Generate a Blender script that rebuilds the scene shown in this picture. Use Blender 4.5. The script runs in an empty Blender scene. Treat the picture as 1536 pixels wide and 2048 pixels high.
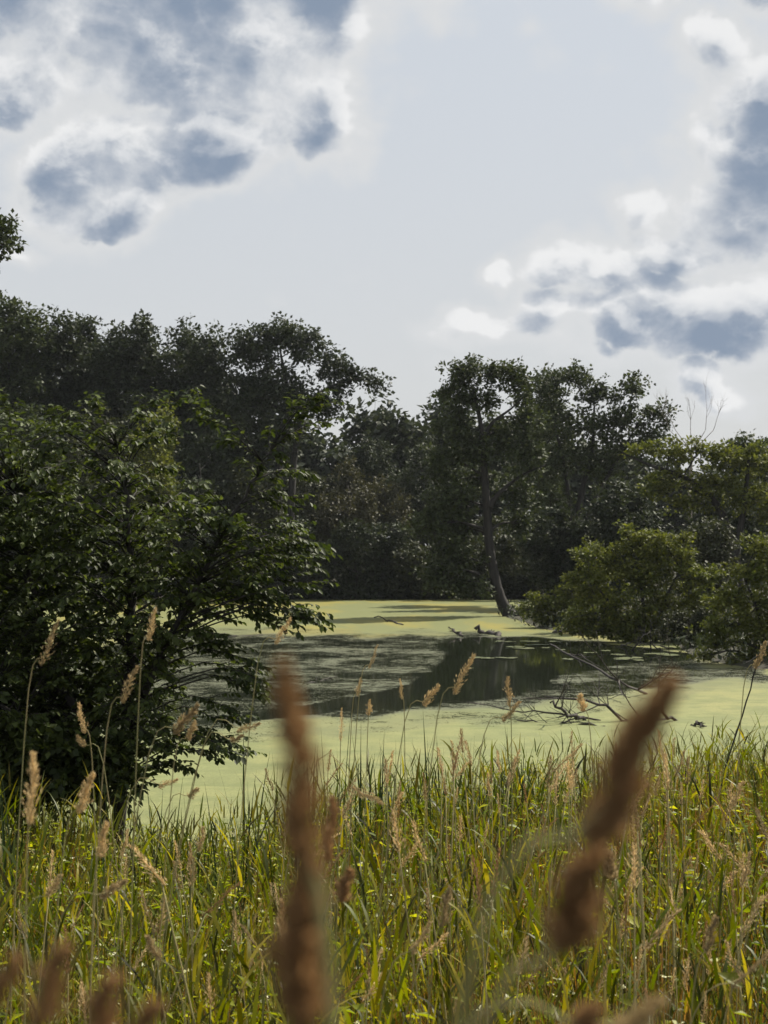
import bpy, math, random
import numpy as np
from mathutils import Vector

# ------------------------------------------------------------------ camera, sky, sun, exposure
SC = bpy.context.scene
COL = SC.collection
rng = np.random.default_rng(7)
random.seed(7)
F, CX, HY, CAMZ = 2950.0, 768.0, 1100.0, 4.0      # focal length, centre and horizon of the photograph, eye height over the pond

cam_d = bpy.data.cameras.new('camera'); cam = bpy.data.objects.new('camera', cam_d); COL.objects.link(cam)
cam.location = (0, 0, CAMZ)
cam.rotation_euler = (math.radians(90) + math.atan((HY - 1024) / F), 0, 0)
cam_d.sensor_fit = 'VERTICAL'; cam_d.sensor_height = 36.0; cam_d.sensor_width = 27.0
cam_d.lens = 36.0 * F / 2048
cam_d.clip_start = 0.02; cam_d.clip_end = 6000
cam_d.dof.use_dof = True; cam_d.dof.focus_distance = 9.0; cam_d.dof.aperture_fstop = 8.8
SC.camera = cam

SC.view_settings.view_transform = 'Standard'; SC.view_settings.look = 'None'
SC.view_settings.gamma = 1.0; SC.view_settings.exposure = 0.7; SC.view_settings.use_curve_mapping = False
SC.render.engine = 'CYCLES'
SC.cycles.max_bounces = 6; SC.cycles.diffuse_bounces = 3; SC.cycles.glossy_bounces = 2
SC.cycles.transmission_bounces = 4; SC.cycles.transparent_max_bounces = 6
SC.cycles.use_denoising = True
SC.cycles.sample_clamp_indirect = 4.0

SUN_EL, SUN_AZ = math.radians(50), math.radians(52)      # azimuth clockwise from +Y (ahead), so ahead and to the right
sun_d = bpy.data.lights.new('sun', 'SUN'); sun = bpy.data.objects.new('sun', sun_d); COL.objects.link(sun)
sun_d.energy = 5.0; sun_d.angle = math.radians(0.5); sun_d.color = (1.0, 0.93, 0.80)
sdir = Vector((math.sin(SUN_AZ) * math.cos(SUN_EL), math.cos(SUN_AZ) * math.cos(SUN_EL), math.sin(SUN_EL)))
sun.rotation_euler = sdir.to_track_quat('Z', 'Y').to_euler()

world = bpy.data.worlds.new('World'); SC.world = world; world.use_nodes = True
world.cycles.sampling_method = 'MANUAL'; world.cycles.sample_map_resolution = 256
WT = world.node_tree; WT.nodes.clear()


class NT:
    """short-hand for building node trees"""
    def __init__(s, t): s.t = t
    def n(s, kind, **kw):
        nd = s.t.nodes.new(kind)
        for k, v in kw.items():
            if k.startswith('i_'):
                key = k[2:]
                key = int(key) if key.isdigit() else key.replace('_', ' ')
                s.put(nd.inputs[key], v)
            else: setattr(nd, k, v)
        return nd
    def put(s, sock, v):
        if isinstance(v, bpy.types.NodeSocket): s.t.links.new(v, sock)
        else: sock.default_value = v
    def m(s, op, *a, clamp=False):
        nd = s.t.nodes.new('ShaderNodeMath'); nd.operation = op; nd.use_clamp = clamp
        for i, v in enumerate(a): s.put(nd.inputs[i], v)
        return nd.outputs[0]
    def v(s, op, *a):
        nd = s.t.nodes.new('ShaderNodeVectorMath'); nd.operation = op
        for i, v in enumerate(a): s.put(nd.inputs[i], v)
        return nd.outputs['Value'] if op in ('LENGTH', 'DOT_PRODUCT', 'DISTANCE') else nd.outputs[0]
    def ramp(s, val, a, b, c=0.0, d=1.0):
        nd = s.t.nodes.new('ShaderNodeMapRange'); nd.interpolation_type = 'SMOOTHSTEP'
        for i, v in enumerate((val, a, b, c, d)): s.put(nd.inputs[i], v)
        return nd.outputs[0]
    def mix(s, f, a, b):
        nd = s.t.nodes.new('ShaderNodeMix'); nd.data_type = 'RGBA'
        s.put(nd.inputs[0], f)
        for i, v in ((6, a), (7, b)):
            s.put(nd.inputs[i], v if isinstance(v, bpy.types.NodeSocket) or len(v) == 4 else tuple(v) + (1,))
        return nd.outputs[2]
    def noise(s, vec, scale, detail=4, rough=0.5, dist=0.0):
        nd = s.t.nodes.new('ShaderNodeTexNoise')
        if vec is not None: s.put(nd.inputs['Vector'], vec)
        nd.inputs['Scale'].default_value = scale; nd.inputs['Detail'].default_value = detail
        nd.inputs['Roughness'].default_value = rough; nd.inputs['Distortion'].default_value = dist
        return nd


W = NT(WT)
DIR = W.n('ShaderNodeTexCoord').outputs['Generated']
# clouds (azimuth, elevation centre and half-widths in the angular units of the lens; bias > 0 thins a cloud)
CLOUDS = [(110, 60, 360, 160, -.3), (-60, 200, 220, 90, .1), (560, 60, 130, 160, -.25), (630, 220, 85, 95, -.05), (380, 60, 70, 100, .66), (330, -90, 520, 110, -.3),
          (150, 235, 270, 100, .55), (330, 310, 190, 75, -.05), (200, 395, 110, 80, -.15), (440, 210, 130, 100, .62), (20, 265, 80, 60, .2), (270, 230, 160, 80, .5), (200, 320, 130, 90, .4), (620, 110, 120, 90, .5),
          (1590, 390, 150, 190, -.1), (1460, 260, 110, 110, .55), (1450, 140, 140, 85, .58), (1550, 40, 130, 110, .48), (1480, 410, 100, 120, .5), (1400, 290, 80, 80, .66),
          (1200, 535, 130, 56, .2), (1340, 510, 170, 62, .4), (1160, 615, 150, 60, .42), (1370, 645, 240, 66, .05), (1330, 590, 240, 70, .45), (1550, 600, 140, 90, .35), (1500, 470, 140, 70, .5),
          (955, 655, 92, 46, .46), (1000, 552, 80, 34, .70), (1400, 760, 100, 90, .55), (1440, 810, 80, 60, .52), (1200, 700, 80, 44, .5),
          (1290, 45, 150, 70, .72), (230, 505, 66, 40, .74), (1290, 430, 90, 60, .70), (40, 540, 110, 34, .76), (760, 10, 110, 50, .68)]


def density(vec):
    sx = W.n('ShaderNodeSeparateXYZ'); W.put(sx.inputs[0], W.v('NORMALIZE', vec))
    az = W.m('ARCTAN2', sx.outputs[0], sx.outputs[1]); el = W.m('ARCSINE', sx.outputs[2])
    c = W.n('ShaderNodeCombineXYZ'); W.put(c.inputs[0], az); W.put(c.inputs[1], el)
    P = c.outputs[0]
    warp = W.noise(vec, 16.0, 3, 0.55).outputs['Color']
    P2 = W.v('ADD', P, W.v('MULTIPLY', W.v('SUBTRACT', warp, (.5, .5, .5)), (.055, .05, 0)))
    best = None
    for (px, py, rx, ry, bias) in CLOUDS:
        a, e, ra, re = (px - CX) / F, (HY - py) / F, rx / F * 1.30, ry / F * 1.30
        nd = W.v('MULTIPLY_ADD', P2, (1 / ra, 1 / re, 0), (-a / ra, -e / re, 0))
        L = W.v('LENGTH', nd)
        if bias: L = W.m('ADD', L, bias)
        best = L if best is None else W.m('MINIMUM', best, L)
    near = W.m('MULTIPLY', W.m('SUBTRACT', 1.0, best), 1.75)
    # everywhere else the sky carries the same kind of broken cloud
    rest = W.m('MULTIPLY', W.m('SUBTRACT', W.noise(W.v('MULTIPLY', vec, (1, 1, 2.0)), 2.6, 2, 0.5).outputs[0], 0.5), 3.2)
    off = W.ramp(W.v('LENGTH', W.v('MULTIPLY_ADD', P, (3.3, 2.1, 0), (0, -.40, 0))), 1.0, 1.5)
    base = W.m('ADD', W.m('MULTIPLY', near, W.m('SUBTRACT', 1.0, off)), W.m('MULTIPLY', rest, off))
    base = W.m('MINIMUM', W.m('MAXIMUM', base, -1.0), 0.85)
    wv = W.v('ADD', W.v('MULTIPLY', vec, (1, 1, 1.3)), W.v('MULTIPLY', W.v('SUBTRACT', W.noise(vec, 30.0, 4, .6).outputs['Color'], (.5, .5, .5)), (.03, .03, .03)))
    vo = W.n('ShaderNodeTexVoronoi', feature='F1'); W.put(vo.inputs['Vector'], wv)
    vo.inputs['Scale'].default_value = 17.0; vo.inputs['Detail'].default_value = 2.0; vo.inputs['Roughness'].default_value = .5
    puff = W.m('SUBTRACT', .78, vo.outputs['Distance'])
    f1 = W.noise(W.v('MULTIPLY', vec, (1, 1, 1.35)), 21.0, 9, 0.62, 0.25).outputs[0]
    f2 = W.noise(vec, 7.0, 3, 0.5, 0.0).outputs[0]
    fb = W.m('ADD', W.m('ADD', W.m('MULTIPLY', W.m('SUBTRACT', f1, 0.5), 1.7), W.m('MULTIPLY', puff, 1.0)), W.m('MULTIPLY', W.m('SUBTRACT', f2, 0.5), 0.7))
    return W.m('ADD', base, fb), el


D0, EL = density(DIR)
D1, _ = density(W.v('ADD', DIR, (0.006, 0.0, 0.013)))
sky = W.n('ShaderNodeTexSky', sky_type='NISHITA', sun_disc=False, sun_elevation=SUN_EL, sun_rotation=SUN_AZ,
          air_density=1.0, dust_density=4.0, ozone_density=1.0)
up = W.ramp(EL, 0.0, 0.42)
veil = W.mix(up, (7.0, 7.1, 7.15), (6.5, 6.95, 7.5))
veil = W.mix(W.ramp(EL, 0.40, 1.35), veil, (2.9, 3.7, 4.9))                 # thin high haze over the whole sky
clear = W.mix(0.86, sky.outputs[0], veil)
alpha = W.ramp(D0, -0.15, 0.34)
clear = W.mix(W.ramp(D0, -0.9, 0.0), clear, (6.95, 7.1, 7.25))
thick = W.ramp(W.m('ADD', W.m('MULTIPLY', D1, 0.72), W.m('MULTIPLY', D0, 0.28)), -0.05, 1.15)
rim = W.ramp(W.m('SUBTRACT', D0, D1), 0.05, 0.45)                       # flanks that face the sun
lit = W.mix(W.ramp(D0, -0.1, 0.3), (7.5, 7.55, 7.6), (8.1, 8.15, 8.2))
ccol = W.mix(thick, lit, (2.45, 3.1, 4.1))
ccol = W.mix(W.m('MULTIPLY', W.m('MULTIPLY', rim, .62), W.m('MULTIPLY_ADD', thick, -.75, 1.0)), ccol, (8.7, 8.75, 8.8))
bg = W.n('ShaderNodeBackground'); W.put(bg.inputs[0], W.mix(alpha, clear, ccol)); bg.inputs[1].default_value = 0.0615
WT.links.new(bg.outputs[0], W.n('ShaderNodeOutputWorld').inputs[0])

# ------------------------------------------------------------------ helpers


def at(px, py, D):
    """point of the place that lies D metres ahead in the direction of a photograph pixel"""
    return np.array([(px - CX) / F * D, D, CAMZ - (py - HY) / F * D])


def pond(px, py):
    D = F * CAMZ / (py - HY)
    return ((px - CX) / F * D, D)


def tag(o, label=None, cat=None, group=None, kind=None):
    if label: o['label'] = label
    if cat: o['category'] = cat
    if group: o['group'] = group
    if kind: o['kind'] = kind
    return o


def empty(name, loc, label, cat, group=None):
    o = bpy.data.objects.new(name, None); COL.objects.link(o); o.location = loc
    o.empty_display_size = 0.2
    return tag(o, label, cat, group)


def fast_mesh(name, V, Fc, smooth=False):
    """V (n,3), Fc list of integer arrays (m,k)"""
    me = bpy.data.meshes.new(name)
    V = np.asarray(V, dtype=np.float32)
    Fs = [np.asarray(f, dtype=np.int32) for f in Fc if len(f)]
    me.vertices.add(len(V)); me.vertices.foreach_set('co', V.ravel())
    nl = sum(f.size for f in Fs); npoly = sum(len(f) for f in Fs)
    me.loops.add(nl); me.polygons.add(npoly)
    me.loops.foreach_set('vertex_index', np.concatenate([f.ravel() for f in Fs]))
    tot = np.concatenate([np.full(len(f), f.shape[1], dtype=np.int32) for f in Fs])
    st = np.concatenate([[0], np.cumsum(tot)[:-1]]).astype(np.int32)
    me.polygons.foreach_set('loop_start', st)
    me.polygons.foreach_set('loop_total', tot)
    if smooth: me.polygons.foreach_set('use_smooth', np.ones(npoly, dtype=bool))
    me.update(calc_edges=True)
    return me


def obj(name, me, mat=None, parent=None, loc=None):
    o = bpy.data.objects.new(name, me); COL.objects.link(o)
    if mat is not None and not len(me.materials): me.materials.append(mat)
    if parent is not None: o.parent = parent
    if loc is not None: o.location = loc
    return o


class Buf:
    """collects vertices and faces for one mesh"""
    def __init__(s): s.V = []; s.T = []; s.Q = []; s.n = 0
    def add(s, V, T=None, Q=None):
        V = np.asarray(V, dtype=np.float64).reshape(-1, 3)
        if T is not None and len(T): s.T.append(np.asarray(T) + s.n)
        if Q is not None and len(Q): s.Q.append(np.asarray(Q) + s.n)
        s.V.append(V); s.n += len(V)
    def mesh(s, name, origin=(0, 0, 0), smooth=False):
        fs = []
        if s.T: fs.append(np.concatenate(s.T))
        if s.Q: fs.append(np.concatenate(s.Q))
        return fast_mesh(name, np.concatenate(s.V) - np.asarray(origin), fs, smooth)


def unit(a):
    return a / (np.linalg.norm(a, axis=-1, keepdims=True) + 1e-9)


def tube(buf, pts, rad, sides=6, rough=0.0):
    pts = np.asarray(pts, float); rad = np.asarray(rad, float); n = len(pts)
    t = np.gradient(pts, axis=0); t = unit(t)
    ref = np.array([0, 1.0, 0]) if abs(t[:, 1]).mean() < 0.8 else np.array([1.0, 0, 0])
    u = unit(np.cross(t, ref)); w = np.cross(t, u)
    a = np.linspace(0, 2 * np.pi, sides, endpoint=False)
    r = rad[:, None] * (1 + (rng.uniform(-rough, rough, (n, sides)) if rough else 0))
    V = pts[:, None] + (np.cos(a)[None, :, None] * u[:, None] + np.sin(a)[None, :, None] * w[:, None]) * r[..., None]
    i = np.arange(n - 1)[:, None] * sides; j = np.arange(sides)[None]; k = (j + 1) % sides
    Q = np.stack([i + j, i + k, i + sides + k, i + sides + j], -1).reshape(-1, 4)
    V = np.concatenate([V.reshape(-1, 3), pts[:1], pts[-1:]])
    c0, c1 = n * sides, n * sides + 1
    j = np.arange(sides); k = (j + 1) % sides; b = (n - 1) * sides
    T = np.concatenate([np.stack([k, j, np.full(sides, c0)], -1), np.stack([b + j, b + k, np.full(sides, c1)], -1)])
    buf.add(V, T, Q)


def smooth_path(pts, n=10, wob=0.0):
    """Catmull-Rom through the points (any number of columns)"""
    P = np.asarray(pts, float)
    if len(P) < 3:
        t = np.linspace(0, 1, n)[:, None]; out = P[0] * (1 - t) + P[-1] * t
    else:
        E = np.vstack([2 * P[0] - P[1], P, 2 * P[-1] - P[-2]])
        out = []
        s = np.linspace(0, len(P) - 1, n)
        for v in s:
            i = min(int(v), len(P) - 2); f = v - i
            a, b, c, d = E[i], E[i + 1], E[i + 2], E[i + 3]
            out.append(0.5 * (2 * b + (c - a) * f + (2 * a - 5 * b + 4 * c - d) * f * f + (3 * b - a - 3 * c + d) * f ** 3))
        out = np.array(out)
    if wob:
        w = rng.normal(0, wob, out.shape); w[0] = 0; w[:, 3:] = 0
        out = out + w
    return out


def rand_dirs(n, up=0.0):
    v = rng.normal(size=(n, 3)); v[:, 2] += up
    return unit(v)


def leaves(buf, C, d, nrm, L, Wd, fold=0.25, curl=0.0):
    """diamond leaves: centre base C, direction d, face normal nrm (each (n,3)), two triangles folded on the midrib"""
    s = unit(np.cross(d, nrm)); nn = np.cross(s, d)
    L = np.broadcast_to(L, (len(C),))[:, None]; Wd = np.broadcast_to(Wd, (len(C),))[:, None]
    base = C; tip = C + d * L - nn * curl * L
    mid = C + d * L * 0.45
    a = mid + s * Wd / 2 + nn * fold * Wd / 2; b = mid - s * Wd / 2 + nn * fold * Wd / 2
    V = np.stack([base, a, tip, b], 1).reshape(-1, 3)
    i = np.arange(len(C))[:, None] * 4
    T = np.concatenate([i + np.array([0, 1, 2]), i + np.array([0, 2, 3])])
    buf.add(V, T)


def leaves6(buf, C, d, nrm, L, Wd, fold=0.35, curl=0.15):
    """fuller pointed leaves, four triangles"""
    s = unit(np.cross(d, nrm)); nn = np.cross(s, d)
    L = np.broadcast_to(L, (len(C),))[:, None]; Wd = np.broadcast_to(Wd, (len(C),))[:, None]
    rows = [C]
    for (t, w) in ((0.28, 0.86), (0.62, 0.92)):
        m = C + d * L * t - nn * curl * L * t * t
        rows += [m + s * Wd / 2 * w + nn * fold * Wd / 2 * w, m - s * Wd / 2 * w + nn * fold * Wd / 2 * w]
    rows.append(C + d * L - nn * curl * L)
    V = np.stack(rows, 1).reshape(-1, 3)      # 0 base,1 a1,2 b1,3 a2,4 b2,5 tip
    i = np.arange(len(C))[:, None] * 6
    Q = np.concatenate([i + np.array([0, 1, 3, 5]), i + np.array([0, 5, 4, 2])])
    buf.add(V, None, Q)


def blades(buf, B, h, az, th0, th1, w, K=4, twist=0.0, power=1.6):
    """grass ribbons from points B: length h, bending from th0 to th1 (radians off vertical) towards azimuth az"""
    n = len(B)
    h = np.broadcast_to(h, (n,)); w = np.broadcast_to(w, (n,)); az = np.broadcast_to(az, (n,))
    th0 = np.broadcast_to(th0, (n,)); th1 = np.broadcast_to(th1, (n,))
    t = np.linspace(0, 1, K + 1)
    th = th0[:, None] + (th1 - th0)[:, None] * ((t[:-1] + t[1:]) / 2)[None] ** power
    ds = h[:, None] / K
    r = np.concatenate([np.zeros((n, 1)), np.cumsum(np.sin(th) * ds, 1)], 1)
    z = np.concatenate([np.zeros((n, 1)), np.cumsum(np.cos(th) * ds, 1)], 1)
    hd = np.stack([np.cos(az), np.sin(az)], -1)
    P = np.empty((n, K + 1, 3)); P[..., 0] = B[:, 0:1] + hd[:, 0:1] * r; P[..., 1] = B[:, 1:2] + hd[:, 1:2] * r; P[..., 2] = B[:, 2:3] + z
    sa = az + np.pi / 2 + np.broadcast_to(twist, (n,))
    prof = np.interp(t, [0, .25, .6, 1], [.7, 1, .8, .03])
    S = np.stack([np.cos(sa), np.sin(sa), np.zeros(n)], -1)[:, None] * (w[:, None] / 2 * prof[None])[..., None]
    V = np.stack([P - S, P + S], 2).reshape(-1, 3)
    i = (np.arange(n)[:, None] * (K + 1) + np.arange(K)[None]).reshape(-1, 1) * 2
    buf.add(V, None, i + np.array([0, 1, 3, 2]))


# ------------------------------------------------------------------ materials


def mat(name):
    m = bpy.data.materials.new(name); m.use_nodes = True; m.node_tree.nodes.clear()
    return m, NT(m.node_tree)


def leaf_mat(name, c1, c2, c3, transl=0.35, tcol=(1.5, 1.5, 0.7), rough=0.5, spec=0.4, scale=0.6, per_object=False, spread=(.65, .7)):
    """leaves: per-leaf tone, slow drift of colour through the crown, light passing through"""
    m, N = mat(name)
    r = N.n('ShaderNodeNewGeometry').outputs['Random Per Island']
    big = N.noise(N.n('ShaderNodeTexCoord').outputs['Object'], scale, 3, 0.6).outputs[0]
    col = N.mix(N.ramp(big, 0.35, 0.65), c1, c2)
    col = N.mix(N.m('MULTIPLY', N.ramp(r, 0.55, 1.0), 0.7), col, c3)
    dark = N.m('MULTIPLY_ADD', N.m('FRACT', N.m('MULTIPLY', r, 17.3)), spread[1], spread[0])
    if per_object: dark = N.m('MULTIPLY', dark, N.m('MULTIPLY_ADD', N.n('ShaderNodeObjectInfo').outputs['Random'], 0.75, 0.62))
    col = N.mix(1.0, col, col); mixn = N.t.nodes.new('ShaderNodeVectorMath'); mixn.operation = 'SCALE'
    N.put(mixn.inputs[0], col); N.put(mixn.inputs[3], dark); col = mixn.outputs[0]
    p = N.n('ShaderNodeBsdfPrincipled'); N.put(p.inputs['Base Color'], col)
    p.inputs['Roughness'].default_value = rough; p.inputs['Specular IOR Level'].default_value = spec
    t = N.n('ShaderNodeBsdfTranslucent'); N.put(t.inputs[0], N.v('MULTIPLY', col, tcol))
    mx = N.n('ShaderNodeMixShader'); mx.inputs[0].default_value = transl
    N.t.links.new(p.outputs[0], mx.inputs[1]); N.t.links.new(t.outputs[0], mx.inputs[2])
    N.t.links.new(mx.outputs[0], N.n('ShaderNodeOutputMaterial').inputs[0])
    return m


def bark_mat(name, c1, c2, scale=6.0, bump=0.6):
    m, N = mat(name)
    co = N.n('ShaderNodeTexCoord').outputs['Object']
    n1 = N.noise(N.v('MULTIPLY', co, (1, 1, .22)), scale, 7, 0.65, 0.4).outputs[0]
    p = N.n('ShaderNodeBsdfPrincipled'); N.put(p.inputs['Base Color'], N.mix(N.ramp(n1, .35, .68), c1, c2))
    p.inputs['Roughness'].default_value = 0.85
    b = N.n('ShaderNodeBump'); b.inputs['Strength'].default_value = bump; b.inputs['Distance'].default_value = 0.03; N.put(b.inputs['Height'], n1)
    N.t.links.new(b.outputs[0], p.inputs['Normal'])
    N.t.links.new(p.outputs[0], N.n('ShaderNodeOutputMaterial').inputs[0])
    return m


M = {}
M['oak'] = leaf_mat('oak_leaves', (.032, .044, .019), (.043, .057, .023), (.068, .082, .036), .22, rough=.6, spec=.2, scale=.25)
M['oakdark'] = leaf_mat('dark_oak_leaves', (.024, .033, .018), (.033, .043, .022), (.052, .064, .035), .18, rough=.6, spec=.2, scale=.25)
M['olive'] = leaf_mat('olive_leaves', (.068, .086, .017), (.098, .110, .022), (.155, .162, .038), .32, rough=.6, spec=.2, scale=.5)
M['scrub'] = leaf_mat('scrub_leaves', (.030, .037, .018), (.040, .045, .020), (.058, .062, .030), .2, rough=.6, spec=.25, scale=.3)
M['brownscrub'] = leaf_mat('brownish_scrub_leaves', (.044, .046, .025), (.052, .050, .026), (.072, .068, .038), .2, rough=.6, spec=.2, scale=.5)
M['near'] = leaf_mat('near_tree_leaves', (.027, .041, .011), (.042, .058, .014), (.10, .125, .030), .34, rough=.55, spec=.25, scale=.9)
M['grass'] = leaf_mat('grass_blades', (.042, .066, .004), (.092, .100, .005), (.27, .21, .028), .46, (1.6, 1.55, .25), rough=.45, spec=.22, spread=(.15, 1.45), scale=.5)
M['sedge'] = leaf_mat('reed_blades', (.022, .042, .010), (.034, .055, .012), (.075, .10, .03), .22, (1.3, 1.4, .5), rough=.5, spec=.25, scale=.5)
M['dry'] = leaf_mat('dry_stems', (.15, .090, .016), (.22, .125, .022), (.46, .31, .09), .3, (1.3, 1.0, .6), rough=.6, spec=.2, spread=(.25, 1.2), scale=.6)
M['weed'] = leaf_mat('weed_leaves', (.085, .125, .006), (.18, .20, .008), (.40, .38, .04), .5, (1.5, 1.5, .3), rough=.5, spec=.3, scale=.6)
M['seed'] = leaf_mat('seed_heads', (.40, .31, .165), (.48, .38, .21), (.64, .53, .33), .4, (1.1, 1.0, .85), rough=.8, spec=.1, scale=9.0, per_object=True)
M['seedred'] = leaf_mat('reddish_seed_heads', (.25, .16, .085), (.31, .20, .105), (.44, .30, .17), .40, (1.15, .98, .75), rough=.85, spec=.1, scale=9.0)
M['stem'] = bark_mat('straw_stems', (.20, .19, .07), (.28, .22, .10), 20, .1)
M['bark'] = bark_mat('grey_bark', (.018, .016, .014), (.055, .048, .040))
M['darkbark'] = bark_mat('dark_bark', (.010, .009, .008), (.030, .026, .022))
M['dead'] = bark_mat('weathered_dead_wood', (.016, .013, .011), (.06, .05, .042), 14, .9)
M['paledead'] = bark_mat('pale_dead_twigs', (.16, .14, .12), (.24, .21, .18), 14)
M['pad'] = leaf_mat('floating_leaves', (.16, .19, .09), (.2, .22, .11), (.3, .31, .19), .0, rough=.3, spec=.6)
M['flower'] = leaf_mat('small_pale_flecks', (.62, .62, .36), (.68, .68, .45), (.8, .8, .62), .35, (1.1, 1.1, .9), rough=.6, spec=.2)


def ground_material():
    m, N = mat('bank_soil')
    co = N.n('ShaderNodeTexCoord').outputs['Object']
    n1 = N.noise(co, .5, 6, .6).outputs[0]; n2 = N.noise(co, 12, 6, .7).outputs[0]
    c = N.mix(N.ramp(n1, .35, .65), (.022, .020, .012), (.030, .036, .014))
    c = N.mix(N.ramp(n2, .4, .7), c, (.045, .038, .024))
    p = N.n('ShaderNodeBsdfPrincipled'); N.put(p.inputs['Base Color'], c); p.inputs['Roughness'].default_value = .95
    b = N.n('ShaderNodeBump'); b.inputs['Strength'].default_value = .7; b.inputs['Distance'].default_value = .05; N.put(b.inputs['Height'], n2)
    N.t.links.new(b.outputs[0], p.inputs['Normal'])
    N.t.links.new(p.outputs[0], N.n('ShaderNodeOutputMaterial').inputs[0])
    return m


def water_material():
    m, N = mat('pond_water')
    co = N.n('ShaderNodeTexCoord').outputs['Object']
    p = N.n('ShaderNodeBsdfPrincipled'); p.inputs['Base Color'].default_value = (.012, .015, .009, 1)
    p.inputs['Roughness'].default_value = .035; p.inputs['IOR'].default_value = 1.33
    b = N.n('ShaderNodeBump'); b.inputs['Strength'].default_value = .12; b.inputs['Distance'].default_value = .01
    N.put(b.inputs['Height'], N.noise(co, 3.0, 3, .5).outputs[0])
    N.t.links.new(b.outputs[0], p.inputs['Normal'])
    N.t.links.new(p.outputs[0], N.n('ShaderNodeOutputMaterial').inputs[0])
    return m


def duckweed_material():
    m, N = mat('duckweed_mat')
    co = N.n('ShaderNodeTexCoord').outputs['Object']
    cov = N.n('ShaderNodeAttribute', attribute_name='cover').outputs['Fac']
    n1 = N.noise(co, 2.2, 7, .74, .5).outputs[0]
    n2 = N.noise(co, 16.0, 5, .75).outputs[0]
    nn = N.m('ADD', N.m('MULTIPLY', n1, .42), N.m('MULTIPLY', n2, .58))
    lowf = N.noise(co, .33, 4, .6, .8).outputs[0]
    thr = N.m('ADD', N.m('MULTIPLY_ADD', cov, .60, .17), N.m('MULTIPLY', N.m('SUBTRACT', .5, lowf), .42))
    a = N.ramp(N.m('SUBTRACT', thr, nn), -.012, .02)
    big = N.noise(N.v('MULTIPLY', co, (1, .35, 1)), .16, 4, .6, .5).outputs[0]
    mid = N.noise(co, .9, 5, .65).outputs[0]
    c = N.mix(N.ramp(big, .38, .62), (.185, .205, .088), (.225, .222, .092))
    c = N.mix(N.m('MULTIPLY', N.ramp(mid, .40, .62), .75), c, (.145, .160, .070))
    streak = N.noise(N.v('MULTIPLY', co, (.35, 1, 1)), 1.7, 6, .7, 1.2).outputs[0]
    c = N.mix(N.m('MULTIPLY', N.ramp(streak, .50, .68), .6), c, (.105, .130, .048))
    tiny = N.noise(co, 18.0, 5, .8).outputs[0]
    c = N.mix(N.m('MULTIPLY', N.ramp(tiny, .48, .62), .55), c, (.105, .122, .050))
    sy = N.n('ShaderNodeSeparateXYZ'); N.put(sy.inputs[0], co)
    c = N.mix(N.m('MULTIPLY', N.ramp(sy.outputs[1], 38, 75), .85), c, N.mix(N.ramp(big, .45, .62), (.135, .145, .060), (.20, .175, .042)))
    c = N.mix(N.ramp(cov, .45, .8), (.085, .092, .062), c)
    p = N.n('ShaderNodeBsdfPrincipled'); N.put(p.inputs['Base Color'], c); p.inputs['Roughness'].default_value = .75; p.inputs['Specular IOR Level'].default_value = .15
    t = N.n('ShaderNodeBsdfTransparent')
    mx = N.n('ShaderNodeMixShader'); N.put(mx.inputs[0], a)
    N.t.links.new(t.outputs[0], mx.inputs[1]); N.t.links.new(p.outputs[0], mx.inputs[2])
    N.t.links.new(mx.outputs[0], N.n('ShaderNodeOutputMaterial').inputs[0])
    return m


# ------------------------------------------------------------------ ground and pond
SHORE = [(-60, 40), (-62, 116), (-35, 121)] + [pond(340, 1198), pond(600, 1197), pond(900, 1198), pond(1075, 1197.5), (21, 112), (23, 100), pond(1090, 1222), pond(1040, 1226), pond(1012, 1229),
         pond(1012, 1235), pond(1045, 1243), pond(1075, 1257), pond(1150, 1268), pond(1250, 1274), pond(1340, 1284), pond(1390, 1316), pond(1480, 1334), pond(1600, 1346),
         (24, 43), (34, 36), (34, 29), (20, 25.5), (12, 23.5), (6.5, 22.0), (3.4, 20.6), (1.2, 19.6), (0, 18.4), (-1.0, 17.3), (-2.2, 16.9), (-3.2, 17.2), (-6, 18.2), (-12, 19), (-25, 22), (-45, 28)]
SHORE = np.array(SHORE, float)


def inside(poly, X, Y):
    c = np.zeros(X.shape, bool)
    n = len(poly)
    for i in range(n):
        x0, y0 = poly[i]; x1, y1 = poly[(i + 1) % n]
        if y0 == y1: continue
        k = ((y0 > Y) != (y1 > Y)) & (X < (x1 - x0) * (Y - y0) / (y1 - y0) + x0)
        c ^= k
    return c


def shore_dist(X, Y):
    """metres from the waterline, positive on land"""
    d = np.full(X.shape, 1e9)
    n = len(SHORE)
    for i in range(n):
        a = SHORE[i]; b = SHORE[(i + 1) % n]; ab = b - a
        t = np.clip(((X - a[0]) * ab[0] + (Y - a[1]) * ab[1]) / (ab @ ab), 0, 1)
        d = np.minimum(d, np.hypot(X - a[0] - t * ab[0], Y - a[1] - t * ab[1]))
    return np.where(inside(SHORE, X, Y), -d, d)


def ground_z(X, Y):
    X = np.asarray(X, float); Y = np.asarray(Y, float)
    d = shore_dist(X, Y)
    wob = 0.05 * np.sin(X * 2.1 + np.cos(Y * 1.3)) + 0.04 * np.sin(Y * 2.7 + X) + 0.12 * np.sin(X * .23 + 1) * np.cos(Y * .19)
    z = np.where(d > 0, np.minimum(d * 0.128 + .03, 2.4), np.maximum(d * 0.35, -1.0))
    return z + wob * np.clip(d / 3, 0, 1)


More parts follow.
